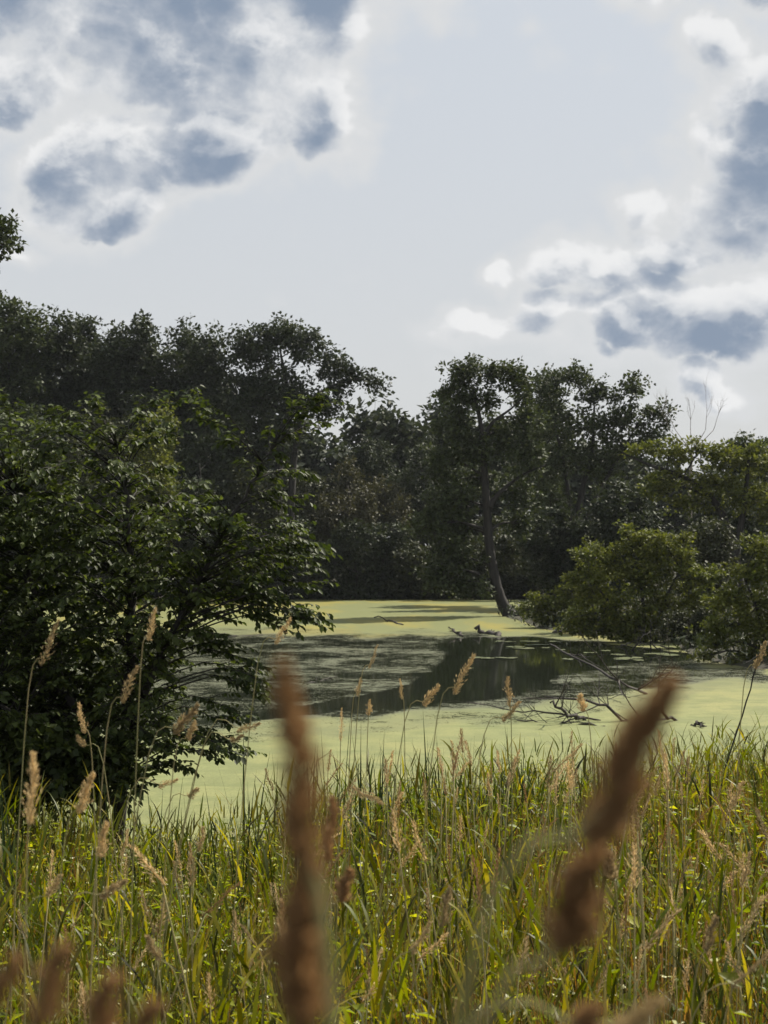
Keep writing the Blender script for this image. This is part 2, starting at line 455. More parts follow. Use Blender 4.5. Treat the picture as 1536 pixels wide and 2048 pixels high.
xs = np.concatenate([[-3000, -900, -400, -220, -140], np.arange(-90, -12, 3.0), np.arange(-12, 14, .5), np.arange(14, 30, 1.0), np.arange(30, 92, 3.0), [140, 220, 400, 900, 3000]])
ys = np.concatenate([[-2500, -600, -150, -60, -25, -10], np.arange(-4, 26, .5), np.arange(26, 60, 1.5), np.arange(60, 135, 1.0), np.arange(135, 200, 6.0), [240, 320, 500, 900, 1800, 4500]])
GX, GY = np.meshgrid(xs, ys)
GZ = ground_z(GX, GY)
nx, ny = len(xs), len(ys)
gi = (np.arange(ny - 1)[:, None] * nx + np.arange(nx - 1)[None]).reshape(-1, 1)
obj_ground = obj('ground', fast_mesh('ground', np.stack([GX, GY, GZ], -1).reshape(-1, 3), [gi + np.array([0, 1, nx + 1, nx])], True), ground_material())
tag(obj_ground, kind='structure')

wp = np.array([(-75, 10), (50, 10), (50, 135), (-75, 135)], float)
water = obj('water', fast_mesh('water', np.column_stack([wp, np.zeros(4)]), [np.array([[0, 1, 2, 3]])]), water_material())
tag(water, kind='structure')

# duckweed: a floating sheet whose cover varies over the pond
SPARSE = np.array([(300, 1268), (420, 1262), (560, 1276), (700, 1268), (860, 1276), (930, 1266), (1010, 1270), (1100, 1276), (1180, 1288), (1330, 1296), (1420, 1312), (1380, 1330), (1480, 1340), (1560, 1352),
                   (1520, 1366), (1400, 1358), (1330, 1372), (1230, 1380), (1180, 1402), (1080, 1400), (1000, 1412), (860, 1420), (700, 1432), (600, 1436), (480, 1448), (380, 1458), (200, 1470), (0, 1440), (0, 1330), (200, 1300)], float)
BAND = np.array([(250, 1258), (450, 1250), (700, 1256), (900, 1262), (1050, 1262), (1200, 1284), (1480, 1332), (1620, 1350), (1600, 1385), (1480, 1378), (1380, 1392), (1300, 1420), (1150, 1432), (980, 1448), (800, 1462), (650, 1474), (500, 1484), (300, 1500), (-100, 1500), (-100, 1300)], float)
OPEN = np.array([(950, 1274), (1060, 1276), (1150, 1284), (1290, 1298), (1400, 1308), (1360, 1318), (1290, 1322), (1200, 1332), (1120, 1345), (1090, 1368), (1030, 1390), (900, 1404), (800, 1410), (650, 1422), (500, 1438),
                 (380, 1448), (480, 1430), (620, 1412), (730, 1392), (830, 1368), (880, 1340), (905, 1312), (880, 1290)], float)
py = np.concatenate([np.linspace(1192, 1240, 40), np.linspace(1241, 1480, 130), np.linspace(1483, 1900, 60)])
pxs = np.linspace(-500, 2100, 230)
PX, PY = np.meshgrid(pxs, py)
cov = np.zeros(PX.shape); K_ = 28
for k in range(K_):
    jx = PX + rng.normal(0, 26) + 18 * np.sin(PY * .35 + PX * .013) ; jy = PY + rng.normal(0, 3.2) + 4 * np.sin(PX * .021 + 2) + 3 * np.sin(PX * .047 + PY * .08)
    c = np.where(inside(BAND, jx, jy), .68, .95)
    c = np.where(inside(SPARSE, jx, jy), 0.515, c)
    jx2 = PX + rng.normal(0, 10); jy2 = PY + rng.normal(0, 1.6) + 1.5 * np.sin(PX * .031)
    c = np.where(inside(OPEN, jx2, jy2), 0.0, c)
    cov += c / K_
DD = F * CAMZ / (PY - HY); DX = (PX - CX) / F * DD
me = fast_mesh('duckweed', np.stack([DX, DD, np.full(DD.shape, .006)], -1).reshape(-1, 3),
               [(np.arange(len(py) - 1)[:, None] * len(pxs) + np.arange(len(pxs) - 1)[None]).reshape(-1, 1) + np.array([0, 1, len(pxs) + 1, len(pxs)])])
at_ = me.attributes.new('cover', 'FLOAT', 'POINT'); at_.data.foreach_set('value', cov.ravel().astype(np.float32))
dw = obj('duckweed', me, duckweed_material())
tag(dw, 'yellow-green duckweed floating on the pond, thin and streaky around the open water', 'duckweed', kind='stuff')

# thin summer haze over the valley
hb = np.array([(x, y, z) for z in (-2.0, 45.0) for (x, y) in ((-170, -30), (170, -30), (170, 260), (-170, 260))])
hz_me = fast_mesh('haze', hb, [np.array([[0, 3, 2, 1], [4, 5, 6, 7], [0, 1, 5, 4], [1, 2, 6, 5], [2, 3, 7, 6], [3, 0, 4, 7]])])
hm_, HN = mat('thin_haze')
pv = HN.n('ShaderNodeVolumePrincipled'); pv.inputs['Color'].default_value = (.86, .92, 1, 1); pv.inputs['Density'].default_value = .0001; pv.inputs['Anisotropy'].default_value = .3
HN.t.links.new(pv.outputs[0], HN.n('ShaderNodeOutputMaterial').inputs['Volume'])
haze = obj('haze', hz_me, hm_); tag(haze, kind='stuff')

# ------------------------------------------------------------------ trees


DENS, PER, LSZ = 1.5, 1.55, 1.38


def build_tree(name, label, cat, D, trunks, lobes, leafm, barkm, leaf=.2, clump=.55, per=22, dens=1.0, group=None, branch_parts=0, twig_r=.02, shell=.45, base=None, flat=.75):
    """trunks: lists of (px, py, radius m[, depth]) from the ground up; lobes: (px, py, rx, ry[, depth]) in photograph pixels at distance D"""
    s = D / F
    TP = []
    for t in trunks:
        P = np.array([list(at(a[0], a[1], D + (a[3] if len(a) > 3 else 0))) + [a[2]] for a in t])
        TP.append(P)
    b = TP[0][0, :3].copy()
    gz = float(ground_z(b[0], b[1]))
    for P, t in zip(TP, trunks):
        g = float(ground_z(P[0, 0], P[0, 1])); P[0, 2] = max(g, -.5) - .15 if (t[0][1] > 1140 or P is TP[0]) else P[0, 2]
    b[2] = max(gz, -.3)
    root = empty(name, b, label, cat, group)
    tb = Buf(); TS = []
    for P in TP:
        S = smooth_path(P, 6 * len(P), .0); S[:, 3] = np.maximum(S[:, 3], .012); TS.append(S)
        S2 = S.copy(); S2[0, 3] *= 1.5; S2[1, 3] *= 1.15
        tube(tb, S2[:, :3], S2[:, 3], 9, .08)
    allS = np.concatenate(TS)
    lb = Buf(); parts = []
    for li, lo in enumerate(lobes):
        c = at(lo[0], lo[1], D + (lo[4] if len(lo) > 4 else 0)); rx, rz = lo[2] * s, lo[3] * s; ry = min(rx, max(rz, rx * .7))
        # limb from the trunk to the lobe
        cost = np.linalg.norm(allS[:, :3] - c, axis=1) + np.where(allS[:, 2] > c[2] + .1 * rz, 4.0, 0) + .35 * np.maximum(0, allS[:, 2] - (c[2] - .4 * rz))
        q = allS[int(np.argmin(cost))]
        r0 = min(q[3] * .7, .03 + .035 * np.linalg.norm(c - q[:3]))
        mid = (q[:3] + c) / 2 + np.array([0, 0, .12 * np.linalg.norm(c - q[:3])])
        L = smooth_path(np.vstack([q[:3], mid, c]), 7, .03 * rx)
        bb = Buf() if li < branch_parts else tb
        tube(bb, L, np.linspace(r0 * .75, max(.2 * r0, twig_r), 7), 6)
        n = max(4, int(dens * DENS * 2.6 * (rx * rz + rx * ry) / (clump * clump * 1.2)))
        dv = rand_dirs(n, .15); rad = rng.uniform(0, 1, n) ** shell * rng.uniform(.78, 1.24, n)
        CC = c + dv * rad[:, None] * np.array([rx, ry, rz])
        # smaller branches towards some clumps
        for k in range(min(n, max(5, n // 5))):
            e = CC[k]; p0 = L[rng.integers(3, 7)]
            m2 = (p0 + e) / 2 + rng.normal(0, .08, 3) * rx
            tube(bb, smooth_path(np.vstack([p0, m2, e]), 5), np.linspace(max(r0 * .35, twig_r), twig_r * .6, 5), 4)
        if bb is not tb: parts.append(bb)
        # leaves
        size = clump * rng.uniform(.55, 1.25, n)
        pc = np.maximum(3, (per * PER * (size / clump) ** 2 * rng.uniform(.7, 1.3, n))).astype(int)
        idx = np.repeat(np.arange(n), pc)
        off = rng.normal(0, .5, (len(idx), 3)); off = unit(off) * (rng.uniform(0, 1, (len(idx), 1)) ** .5)
        off[:, 2] *= flat
        pos = CC[idx] + off * size[idx][:, None]
        dd = unit(off + rng.normal(0, .6, off.shape) + np.array([0, 0, -.15]))
        nr = unit(rng.normal(0, .55, off.shape) + np.array([0, 0, 1.0]))
        ls = leaf * LSZ * rng.uniform(.6, 1.3, len(idx))
        keep = pos[:, 2] > .05
        leaves(lb, pos[keep], dd[keep], nr[keep], ls[keep], ls[keep] * .72)
    o = obj('trunk', tb.mesh('trunk', b, True), barkm, root)
    for bb in parts: obj('branch', bb.mesh('branch', b, True), barkm, root)
    obj('crown', lb.mesh('crown', b), leafm, root)
    return root


def auto_lobes(cx, cy, rx, ry, n, k=.42, dd=3.0, seed=0):
    r = np.random.default_rng(seed + int(cx) * 7 + int(cy)); out = []
    for i in range(n):
        a = 2 * math.pi * (i + r.uniform(-.3, .3)) / n; q = r.uniform(.45, .72)
        kk = k * r.uniform(.8, 1.25)
        out.append((cx + math.cos(a) * rx * q, cy + math.sin(a) * ry * q, rx * kk, ry * kk * r.uniform(.85, 1.1), r.uniform(-dd, dd)))
    out.append((cx, cy, rx * .5, ry * .5, 0))
    return out


def simple_tree(name, label, cat, D, cx, top, bot, half, leafm, barkm=None, n=7, group=None, base=None, foot=None, skirt=0, **kw):
    cy = (top + bot) / 2; ry = (bot - top) / 2
    foot = foot or cx
    gy = HY + (CAMZ - float(ground_z((foot - CX) / F * D, D))) * F / D
    r = np.random.default_rng(int(cx * 3 + top))
    tr = [[(foot, gy, .28 * half / 90 * D / 120 + .05), (foot + r.uniform(-8, 8), (gy + bot) / 2, .22 * half / 90 * D / 120 + .04), (cx + r.uniform(-14, 14), cy + ry * .3, .13), (cx + r.uniform(-10, 10), top + ry * .45, .03)]]
    lo = auto_lobes(cx, cy, half * .95, ry * .95, n, seed=int(D))
    for k in range(skirt): lo.append((cx + half * (-.8 + 1.6 * k / max(1, skirt - 1)), bot - 14 + r.uniform(-6, 4), half * .42, 20, r.uniform(-1, .5)))
    return build_tree(name, label, cat, D, tr, lo, leafm, barkm or M['darkbark'], group=group, **kw)


# the far rows: a wood behind the shore trees, each tree its own
GB = 'trees of the wood behind the shore trees'
FARLAB = ['beyond the highest left oak', 'beyond the knobbed left oak', 'between the knobbed and round topped oaks', 'beyond the ragged topped oak', 'beyond the gap beside the ragged oak', 'beyond the big spreading oak', 'beyond the sky-pierced crown end of the spreading oak', '', '', 'just left of the leaning tree top', 'beyond the leaning tree crown', 'beyond the rounded crown right of the leaning tree', 'beyond the fan-stemmed tree', 'beyond the outer crown of the fan-stemmed tree', 'beyond the bare dead tree', 'beyond the small skyline tree at the right frame edge']
for i, (cx, D, top, half) in enumerate([(-40, 150, 690, 120), (70, 158, 720, 110), (180, 150, 740, 115), (300, 160, 735, 110), (420, 152, 745, 110), (540, 160, 760, 110), (640, 150, 840, 95),
                                        (735, 156, 788, 72), (805, 150, 782, 66), (880, 158, 786, 74), (960, 150, 830, 90), (1060, 160, 830, 100), (1180, 152, 850, 110), (1300, 160, 900, 100), (1410, 150, 925, 95), (1530, 156, 900, 95)]):
    lab = 'dark tree of the far wood ' + FARLAB[i]
    if cx == 735: lab = 'far dark tree in the dip of the skyline, left of the two there'
    if cx == 805: lab = 'far dark tree at the lowest point of the skyline, above the pond inlet'
    simple_tree('wood_tree', lab, 'tree', D, cx, top, 1150, half, M['oakdark'], n=9, group=GB, leaf=.56, clump=1.1, per=12, dens=1.2)

# left shore wood
GL = 'tall oaks on the left far shore'
simple_tree('oak_tree', 'tall oak at the frame edge, highest crown of the left skyline', 'tree', 122, 5, 578, 860, 105, M['oak'], n=10, group=GL, leaf=.25, clump=.62, per=17, dens=1.3)
simple_tree('oak_tree', 'tall oak second from the frame edge on the left skyline, small knob on top', 'tree', 124, 140, 612, 880, 92, M['oakdark'], n=10, group=GL, leaf=.25, clump=.62, per=17, dens=1.3)
simple_tree('oak_tree', 'round topped oak between the knobbed oak and the ragged one on the left skyline', 'tree', 122, 255, 632, 900, 85, M['oakdark'], n=10, group=GL, leaf=.25, clump=.62, per=17, dens=1.3)
simple_tree('oak_tree', 'oak with a ragged top and thin bright gap, middle of the left skyline', 'tree', 124, 375, 632, 920, 95, M['oakdark'], n=10, group=GL, leaf=.25, clump=.62, per=16, dens=1.3)
build_tree('oak_tree', 'big spreading oak with sky showing through its crown, sloping to the skyline dip', 'tree', 120,
           [[(552, 1180, .40), (556, 1020, .34), (560, 900, .30), (575, 800, .22), (560, 700, .08)], [(578, 1180, .36), (582, 1020, .30), (592, 890, .26), (622, 800, .16), (700, 760, .08), (765, 768, .03)]],
           [(500, 700, 62, 55), (560, 672, 62, 36), (620, 700, 50, 40), (540, 770, 70, 55), (670, 735, 42, 34), (480, 800, 60, 60), (600, 800, 50, 45), (712, 752, 36, 20), (755, 768, 24, 14), (655, 812, 46, 34), (470, 900, 60, 50), (540, 870, 60, 45), (680, 780, 26, 14)],
           M['oakdark'], M['darkbark'], leaf=.24, clump=.6, per=16, dens=1.15, group=GL, branch_parts=5)
# lower trees in front of them
GM = 'mid-height trees in front of the left oaks'
for (cx, D, top, bot, half, mt, lab) in [(50, 112, 790, 1170, 105, 'oak', 'mid-height greyish tree below the tallest oak at the frame edge'),
                                         (190, 108, 800, 1180, 95, 'scrub', 'mid-height tree behind the near shore tree, under the knobbed oak'),
                                         (300, 110, 795, 1180, 62, 'olive', 'lighter yellow-green tree top poking up below the left oaks'),
                                         (395, 112, 850, 1185, 90, 'oakdark', 'mid-height dark tree behind the tips of the near shore tree'),
                                         (500, 114, 930, 1190, 80, 'scrub', 'mid-height dark tree left of the paired oak trunks')]:
    simple_tree('tree', lab, 'tree', D, cx, top, bot, half, M[mt], n=8, group=GM, leaf=.22, clump=.55, per=18, dens=.9)

# branch of a tall tree outside the frame, top left
build_tree('oak_tree', 'tall tree outside the frame, only a leafy branch end high at the left edge', 'tree', 60,
           [[(-330, 1230, .3), (-320, 900, .26), (-290, 600, .18), (-200, 430, .08)], ],
           [(-10, 470, 48, 52), (-120, 440, 80, 90), (-260, 480, 100, 120), (-400, 560, 90, 110), (-200, 640, 90, 80)], M['oak'], M['darkbark'], leaf=.17, clump=.34, per=16, dens=.8, group=None, branch_parts=1)

# understory at the far waterline
GU = 'shrubs along the far waterline'
US = [(-60, 'scrub', 110), (60, 'oakdark', 100), (170, 'oakdark', 90), (280, 'scrub', 85), (385, 'oakdark', 80), (470, 'scrub', 70), (560, 'oakdark', 66), (630, 'scrub', 60), (700, 'oakdark', 62), (770, 'oakdark', 60), (840, 'scrub', 62), (915, 'oakdark', 60), (985, 'scrub', 58), (1050, 'oakdark', 60), (1120, 'scrub', 66)]
for i, (cx, mt, half) in enumerate(US):
    D = 119.5 + 2.5 * (i % 2)
    top = 1060 + 22 * math.sin(i * 2.1) - (30 if i % 3 == 0 else 0)
    lab = {-60: 'far waterline shrub behind the near shore tree, outermost left', 60: 'far waterline shrub behind the near shore tree, below the highest oak', 170: 'far waterline shrub behind the near shore tree, below the knobbed oak', 280: 'far waterline shrub behind the near shore tree, below the light green tree top', 385: 'far waterline shrub behind the right boughs of the near shore tree', 470: 'far waterline shrub just left of the paired oak trunks', 1120: 'far waterline shrub behind the fan of tree stems', 560: 'dark shrub at the foot of the paired oak trunks', 630: 'dark shrub on the far waterline just right of the near tree tips', 700: 'dark waterline shrub below the brownish thicket, left one', 770: 'dark waterline shrub below the brownish thicket, right one', 840: 'dark waterline shrub left of the leaning tree crown', 915: 'dark waterline shrub behind the drooping boughs of the leaning tree', 985: 'dark shrub right behind the leaning trunk', 1050: 'dark waterline shrub just right of the leaning trunk'}[cx]
    simple_tree('shrub', lab, 'shrub', D, cx, top, 1196, half, M[mt], n=7, group=GU, leaf=.22, clump=.5, per=17, dens=1.1, flat=.7, skirt=4)
for (cx, D, top, bot, half, mt, lab) in [(690, 124, 925, 1130, 62, 'brownscrub', 'brownish thin thicket behind the waterline shrubs, left half'), (765, 126, 940, 1120, 60, 'brownscrub', 'brownish thin thicket behind the waterline shrubs, right half'),
                                         (625, 127, 930, 1150, 55, 'scrub', 'dark green small tree beside the paired oak trunks'), (845, 130, 880, 1150, 70, 'oakdark', 'dark tree in the inlet left of the leaning tree'),
                                         (740, 138, 850, 1100, 70, 'oakdark', 'dark tree standing behind the brownish thicket')]:
    simple_tree('small_tree', lab, 'tree', D, cx, top, bot, half, M[mt], M['bark'], n=8, leaf=.2, clump=.5, per=15, dens=.85)

# the leaning tree at the end of the spit
build_tree('leaning_tree', 'leaning tree with a curved bare lower trunk rising from the pond edge', 'tree', 89,
           [[(1022, 1232, .42), (1000, 1195, .34), (985, 1130, .29), (977, 1070, .27), (974, 1010, .25), (968, 930, .2), (962, 850, .15), (945, 770, .06)],
            [(978, 1015, .2), (1000, 985, .13), (1045, 950, .08), (1090, 930, .03)],
            [(966, 880, .14), (985, 845, .1), (1025, 815, .06), (1060, 780, .02)]],
           [(935, 745, 46, 34), (905, 785, 36, 32), (990, 745, 42, 28), (1040, 760, 38, 36), (960, 800, 46, 32), (905, 850, 44, 40), (1000, 870, 50, 40, 1), (940, 900, 48, 40), (880, 930, 44, 42), (1050, 910, 46, 40),
            (960, 960, 46, 34, 2), (900, 1000, 52, 42), (1030, 985, 46, 34, 1), (860, 1050, 42, 40), (925, 1060, 42, 42, 1), (900, 1120, 56, 40), (870, 1150, 36, 32), (930, 1168, 40, 24), (975, 1180, 18, 14, -1), (1040, 1050, 34, 34, 2), (1060, 840, 36, 36)],
           M['oak'], M['darkbark'], leaf=.175, clump=.42, per=17, dens=1.0, branch_parts=6, shell=.5)

GR = 'tall trees behind the leaning tree'
build_tree('oak_tree', 'tall multi-stemmed tree right of the leaning tree, stems fanning to the right', 'tree', 104,
           [[(1150, 1190, .3), (1155, 1060, .26), (1165, 980, .2), (1185, 900, .14), (1190, 790, .04)], [(1162, 1190, .26), (1172, 1060, .22), (1200, 980, .18), (1235, 920, .12), (1280, 840, .03)],
            [(1140, 1190, .26), (1140, 1050, .2), (1132, 950, .14), (1110, 850, .05)], [(1170, 1190, .22), (1190, 1070, .18), (1230, 990, .13), (1290, 930, .04)]],
           [(1095, 770, 40, 34), (1150, 765, 46, 36), (1200, 790, 42, 36), (1110, 840, 46, 44), (1180, 860, 56, 44), (1120, 920, 50, 44), (1200, 930, 48, 36), (1270, 775, 36, 30), (1255, 840, 48, 42), (1310, 830, 34, 28), (1295, 890, 46, 40), (1100, 1000, 46, 44), (1330, 850, 22, 20), (1240, 900, 44, 40)],
           M['oak'], M['darkbark'], leaf=.2, clump=.48, per=17, dens=.75, group=GR, branch_parts=4)
simple_tree('oak_tree', 'rounded tree crown between the leaning tree and the fan-stemmed one', 'tree', 110, 1085, 716, 1010, 70, M['oak'], n=8, group=GR, leaf=.21, clump=.5, per=17, dens=.8)
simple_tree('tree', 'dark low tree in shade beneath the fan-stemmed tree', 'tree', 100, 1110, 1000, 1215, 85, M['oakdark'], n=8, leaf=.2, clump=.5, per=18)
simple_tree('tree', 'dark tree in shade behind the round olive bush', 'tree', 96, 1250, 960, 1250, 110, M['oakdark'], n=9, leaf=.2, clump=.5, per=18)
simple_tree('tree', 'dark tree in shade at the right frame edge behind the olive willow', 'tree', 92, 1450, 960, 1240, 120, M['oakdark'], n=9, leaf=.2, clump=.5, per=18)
simple_tree('tree', 'small far tree on the skyline at the right frame edge', 'tree', 104, 1500, 853, 1010, 68, M['oak'], n=8, leaf=.2, clump=.46, per=16, dens=.8)
build_tree('willow_tree', 'olive-green spreading tree with a bare dark bough reaching left', 'tree', 80,
           [[(1480, 1250, .3), (1470, 1120, .26), (1440, 1020, .2), (1380, 960, .14), (1300, 930, .09), (1245, 905, .03)], [(1470, 1120, .2), (1490, 1000, .14), (1500, 900, .05)]],
           [(1290, 900, 36, 20), (1340, 905, 50, 28), (1400, 905, 50, 34), (1460, 915, 48, 34), (1520, 930, 46, 40), (1330, 960, 44, 24), (1420, 970, 60, 34), (1490, 1000, 60, 40), (1550, 1010, 50, 50), (1310, 985, 30, 20), (1380, 1010, 44, 22)],
           M['olive'], M['darkbark'], leaf=.15, clump=.38, per=18, dens=.75, branch_parts=3, flat=.5)

# low growth that covers the far banks
cb = Buf()
n0 = 60000; Y = rng.uniform(43, 150, n0); X = rng.uniform(-.34, .34, n0) * Y; sd = shore_dist(X, Y)
ok = (sd > -.5) & (sd < 22) & ((X > 3) | (Y > 110)) & (rng.uniform(0, 1, n0) < np.clip(1.3 - sd / 22, .15, 1)); X, Y, sd = X[ok], Y[ok], sd[ok]; n = len(X)
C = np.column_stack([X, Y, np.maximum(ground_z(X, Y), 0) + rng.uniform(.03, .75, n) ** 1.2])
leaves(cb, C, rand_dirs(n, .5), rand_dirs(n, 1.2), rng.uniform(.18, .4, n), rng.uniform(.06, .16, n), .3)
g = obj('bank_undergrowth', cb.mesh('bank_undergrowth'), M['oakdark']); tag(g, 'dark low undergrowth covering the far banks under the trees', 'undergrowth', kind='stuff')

# round bushes on the spit
build_tree('olive_bush', 'large rounded olive-green bush on the right bank above the water', 'bush', 64,
           [[(1290, 1290, .1), (1285, 1200, .08), (1270, 1120, .03)], [(1300, 1290, .1), (1330, 1200, .07), (1360, 1140, .03)], [(1280, 1290, .09), (1230, 1220, .06), (1180, 1160, .03)]],
           [(1290, 1085, 60, 26), (1230, 1120, 56, 34), (1340, 1110, 56, 32), (1180, 1170, 44, 34), (1280, 1160, 66, 40), (1380, 1160, 54, 40), (1220, 1215, 62, 36), (1320, 1220, 66, 36), (1400, 1215, 44, 34), (1160, 1235, 40, 20), (1270, 1252, 60, 18), (1170, 1110, 20, 22), (1250, 1062, 18, 18), (1375, 1078, 22, 16), (1425, 1150, 20, 22), (1150, 1150, 22, 16), (1195, 1258, 56, 16), (1335, 1262, 56, 18), (1270, 1272, 60, 14), (1400, 1262, 36, 18), (1140, 1255, 30, 12)],
           M['olive'], M['darkbark'], leaf=.115, clump=.27, per=18, dens=.80, flat=.5, branch_parts=0)
build_tree('olive_bush', 'olive-green bush at the right frame edge drooping into the duckweed', 'bush', 52,
           [[(1530, 1340, .09), (1520, 1240, .07), (1490, 1160, .03)], [(1540, 1340, .08), (1580, 1230, .05), (1600, 1150, .03)]],
           [(1500, 1150, 50, 30), (1550, 1130, 50, 50), (1450, 1200, 50, 30), (1520, 1210, 56, 40), (1440, 1255, 52, 28), (1510, 1270, 56, 36), (1580, 1230, 50, 60), (1430, 1290, 30, 18), (1500, 1315, 40, 16), (1560, 1310, 50, 24), (1515, 1090, 36, 22), (1470, 1325, 34, 12), (1540, 1335, 46, 14), (1410, 1312, 24, 10), (1590, 1320, 50, 30)],
           M['olive'], M['darkbark'], leaf=.10, clump=.24, per=18, dens=.75, flat=.5)
simple_tree('small_tree', 'dull green small tree between the round olive bush and the spreading olive tree', 'tree', 72, 1415, 1030, 1250, 70, M['scrub'], n=8, leaf=.14, clump=.36, per=17, skirt=3)
simple_tree('small_tree', 'olive-green sapling behind the left flank of the round olive bush', 'tree', 70, 1190, 1060, 1240, 42, M['olive'], n=6, leaf=.12, clump=.3, per=16, dens=.9, skirt=2)
build_tree('low_shrub', 'low dull green shrub at the tip of the spit beside the leaning trunk', 'shrub', 76,
           [[(1110, 1250, .05), (1110, 1215, .04), (1105, 1190, .02)]],
           [(1085, 1225, 28, 24), (1120, 1205, 34, 26), (1160, 1215, 36, 30), (1100, 1240, 40, 14), (1150, 1245, 40, 16), (1045, 1222, 14, 10), (1075, 1205, 22, 22), (1140, 1180, 30, 24)],
           M['olive'], M['darkbark'], leaf=.11, clump=.26, per=17, dens=.8)
build_tree('low_shrub', 'small dark shrub under the two olive bushes at the waterline', 'shrub', 60,
           [[(1380, 1305, .04), (1375, 1270, .03), (1370, 1250, .02)]],
           [(1340, 1265, 36, 14), (1390, 1270, 36, 22), (1410, 1240, 34, 30), (1360, 1240, 40, 20)],
           M['scrub'], M['darkbark'], leaf=.1, clump=.24, per=20, dens=.8)

# bare dead tree on the right skyline


def twiggy(buf, p0, d, L, r, depth, spread=.45, up=.12):
    n = 5; pts = [np.array(p0, float)]; d = unit(np.array(d, float))
    for i in range(n):
        d = unit(d + rng.normal(0, .12, 3) + np.array([0, 0, up * .3])); pts.append(pts[-1] + d * L / n)
    tube(buf, pts, np.linspace(r, r * .45, n + 1), 5)
    if depth > 0:
        for k in range(rng.integers(3, 6)):
            i = rng.integers(2, n + 1); dd = unit(d + rng.normal(0, spread, 3) + np.array([0, 0, up]))
            twiggy(buf, pts[i], dd, L * rng.uniform(.45, .7), r * .5, depth - 1, spread, up)
    return pts


b0 = at(1385, 1180, 98); b0[2] = float(ground_z(b0[0], b0[1]))
root = empty('dead_tree', b0, 'bare dead tree with fine grey twigs on the right skyline', 'tree')
tb = Buf()
tube(tb, smooth_path([b0, at(1380, 1000, 98), at(1385, 900, 98)], 8), np.linspace(.18, .07, 8), 7)
obj('trunk', tb.mesh('trunk', b0, True), M['paledead'], root)
for (px, dx, L) in ((1352, -.25, 3.4), (1382, -.05, 2.6), (1412, .18, 3.4), (1428, .4, 2.6), (1340, -.5, 2.6)):
    bb = Buf(); s0 = at(1385, 905, 98)
    m0 = at(px, 860, 98)
    tube(bb, smooth_path([s0, (s0 + m0) / 2, m0], 6), np.linspace(.04, .02, 6), 5)
    twiggy(bb, m0, (dx, 0, 1), L * .62, .02, 2, .45, .3)
    obj('branch', bb.mesh('branch', b0, True), M['paledead'], root)

# ------------------------------------------------------------------ the near shore tree on the left
NT_D = 15.6
nb = np.array([(235 - CX) / F * NT_D, NT_D, 0.0]); nb[2] = float(ground_z(nb[0], nb[1])) - .05
root = empty('shore_tree', nb, 'leafy small tree on the near bank at the left, arching sprays over the pond', 'tree')
tb = Buf(); stems = []
for pts in ([(235, 1720, .075, 0), (245, 1560, .065, 0), (255, 1400, .055, 0), (262, 1250, .045, .1), (262, 1100, .034, .2), (250, 980, .022, .2), (235, 890, .01, .3)],
            [(225, 1700, .06, 0), (180, 1500, .05, .2), (110, 1320, .04, .4), (60, 1150, .03, .5), (40, 980, .014, .5)],
            [(250, 1500, .05, -.1), (310, 1340, .04, -.2), (390, 1180, .028, -.3), (460, 1040, .018, -.3), (540, 900, .008, -.2)],
            [(250, 1620, .05, 0), (120, 1500, .04, -.3), (-30, 1380, .03, -.5), (-180, 1250, .02, -.6)]):
    P = np.array([list(at(a[0], a[1], NT_D + a[3])) + [a[2]] for a in pts])
    S = smooth_path(P, 26, .012); S[:, 3] = np.maximum(S[:, 3], .006)
    tube(tb, S[:, :3], S[:, 3], 7, .06); stems.append(S)
obj('trunk', tb.mesh('trunk', nb, True), M['darkbark'], root)
allS = np.concatenate(stems)
LP, LD, LN, LS = [], [], [], []
sprays = []
# named sprays seen at the outline (tip pixel, depth), then the mass of the crown
TIPS = [(640, 795, -.3), (610, 830, -.3), (585, 870, -.2), (560, 905, -.3), (520, 930, -.3), (590, 950, -.4), (545, 985, -.3), (600, 1000, -.3), (625, 1085, -.5), (650, 1140, -.5), (635, 1125, -.3), (655, 1255, -.7), (600, 1250, -.7), (620, 1235, -.6), (575, 1150, -.4), (150, 830, -.2), (185, 805, -.2), (210, 850, -.3), (340, 870, -.3), (385, 815, -.2), (280, 830, -.1), (70, 860, -.1), (545, 1370, -.8), (530, 1395, -.8), (520, 1330, -.6), (480, 1300, -.5), (480, 1515, -.9), (450, 1495, -.9), (655, 810, -.2), (655, 845, -.1), (600, 800, 0), (575, 925, -.3), (560, 960, -.1), (540, 860, 0), (665, 1248, -.5), (590, 1265, -.5), (640, 1110, -.2), (600, 1130, 0), (665, 1105, .3), (560, 1190, -.3), (540, 1385, -.6), (510, 1350, -.4),
        (475, 1425, -.7), (440, 1310, -.5), (430, 1225, -.2), (500, 1505, -.8), (440, 1520, -.7), (400, 1480, -.5), (290, 1580, -.8), (330, 1540, -.6), (380, 1540, -.7), (460, 1450, -.6), (360, 1390, -.4), (420, 1270, -.4),
        (190, 800, .1), (130, 850, .2), (90, 830, .3), (240, 860, 0), (330, 850, 0), (400, 840, .1), (180, 880, 0), (290, 880, -.2), (370, 800, .3), (310, 800, .2), (30, 880, .3), (10, 790, .4), (60, 900, 0), (450, 880, -.1), (480, 920, 0),
        (620, 960, .3), (570, 1010, -.2), (610, 1060, .1), (520, 950, .1), (640, 1180, -.1), (600, 1215, -.3), (545, 1245, -.3), (250, 1590, -.9), (480, 1180, -.4), (520, 1075, 0), (560, 1090, .2)]
for (px, py_, dd) in TIPS: sprays.append((at(px, py_, NT_D + dd), 1.0))
nc = 1000
cnt = 0
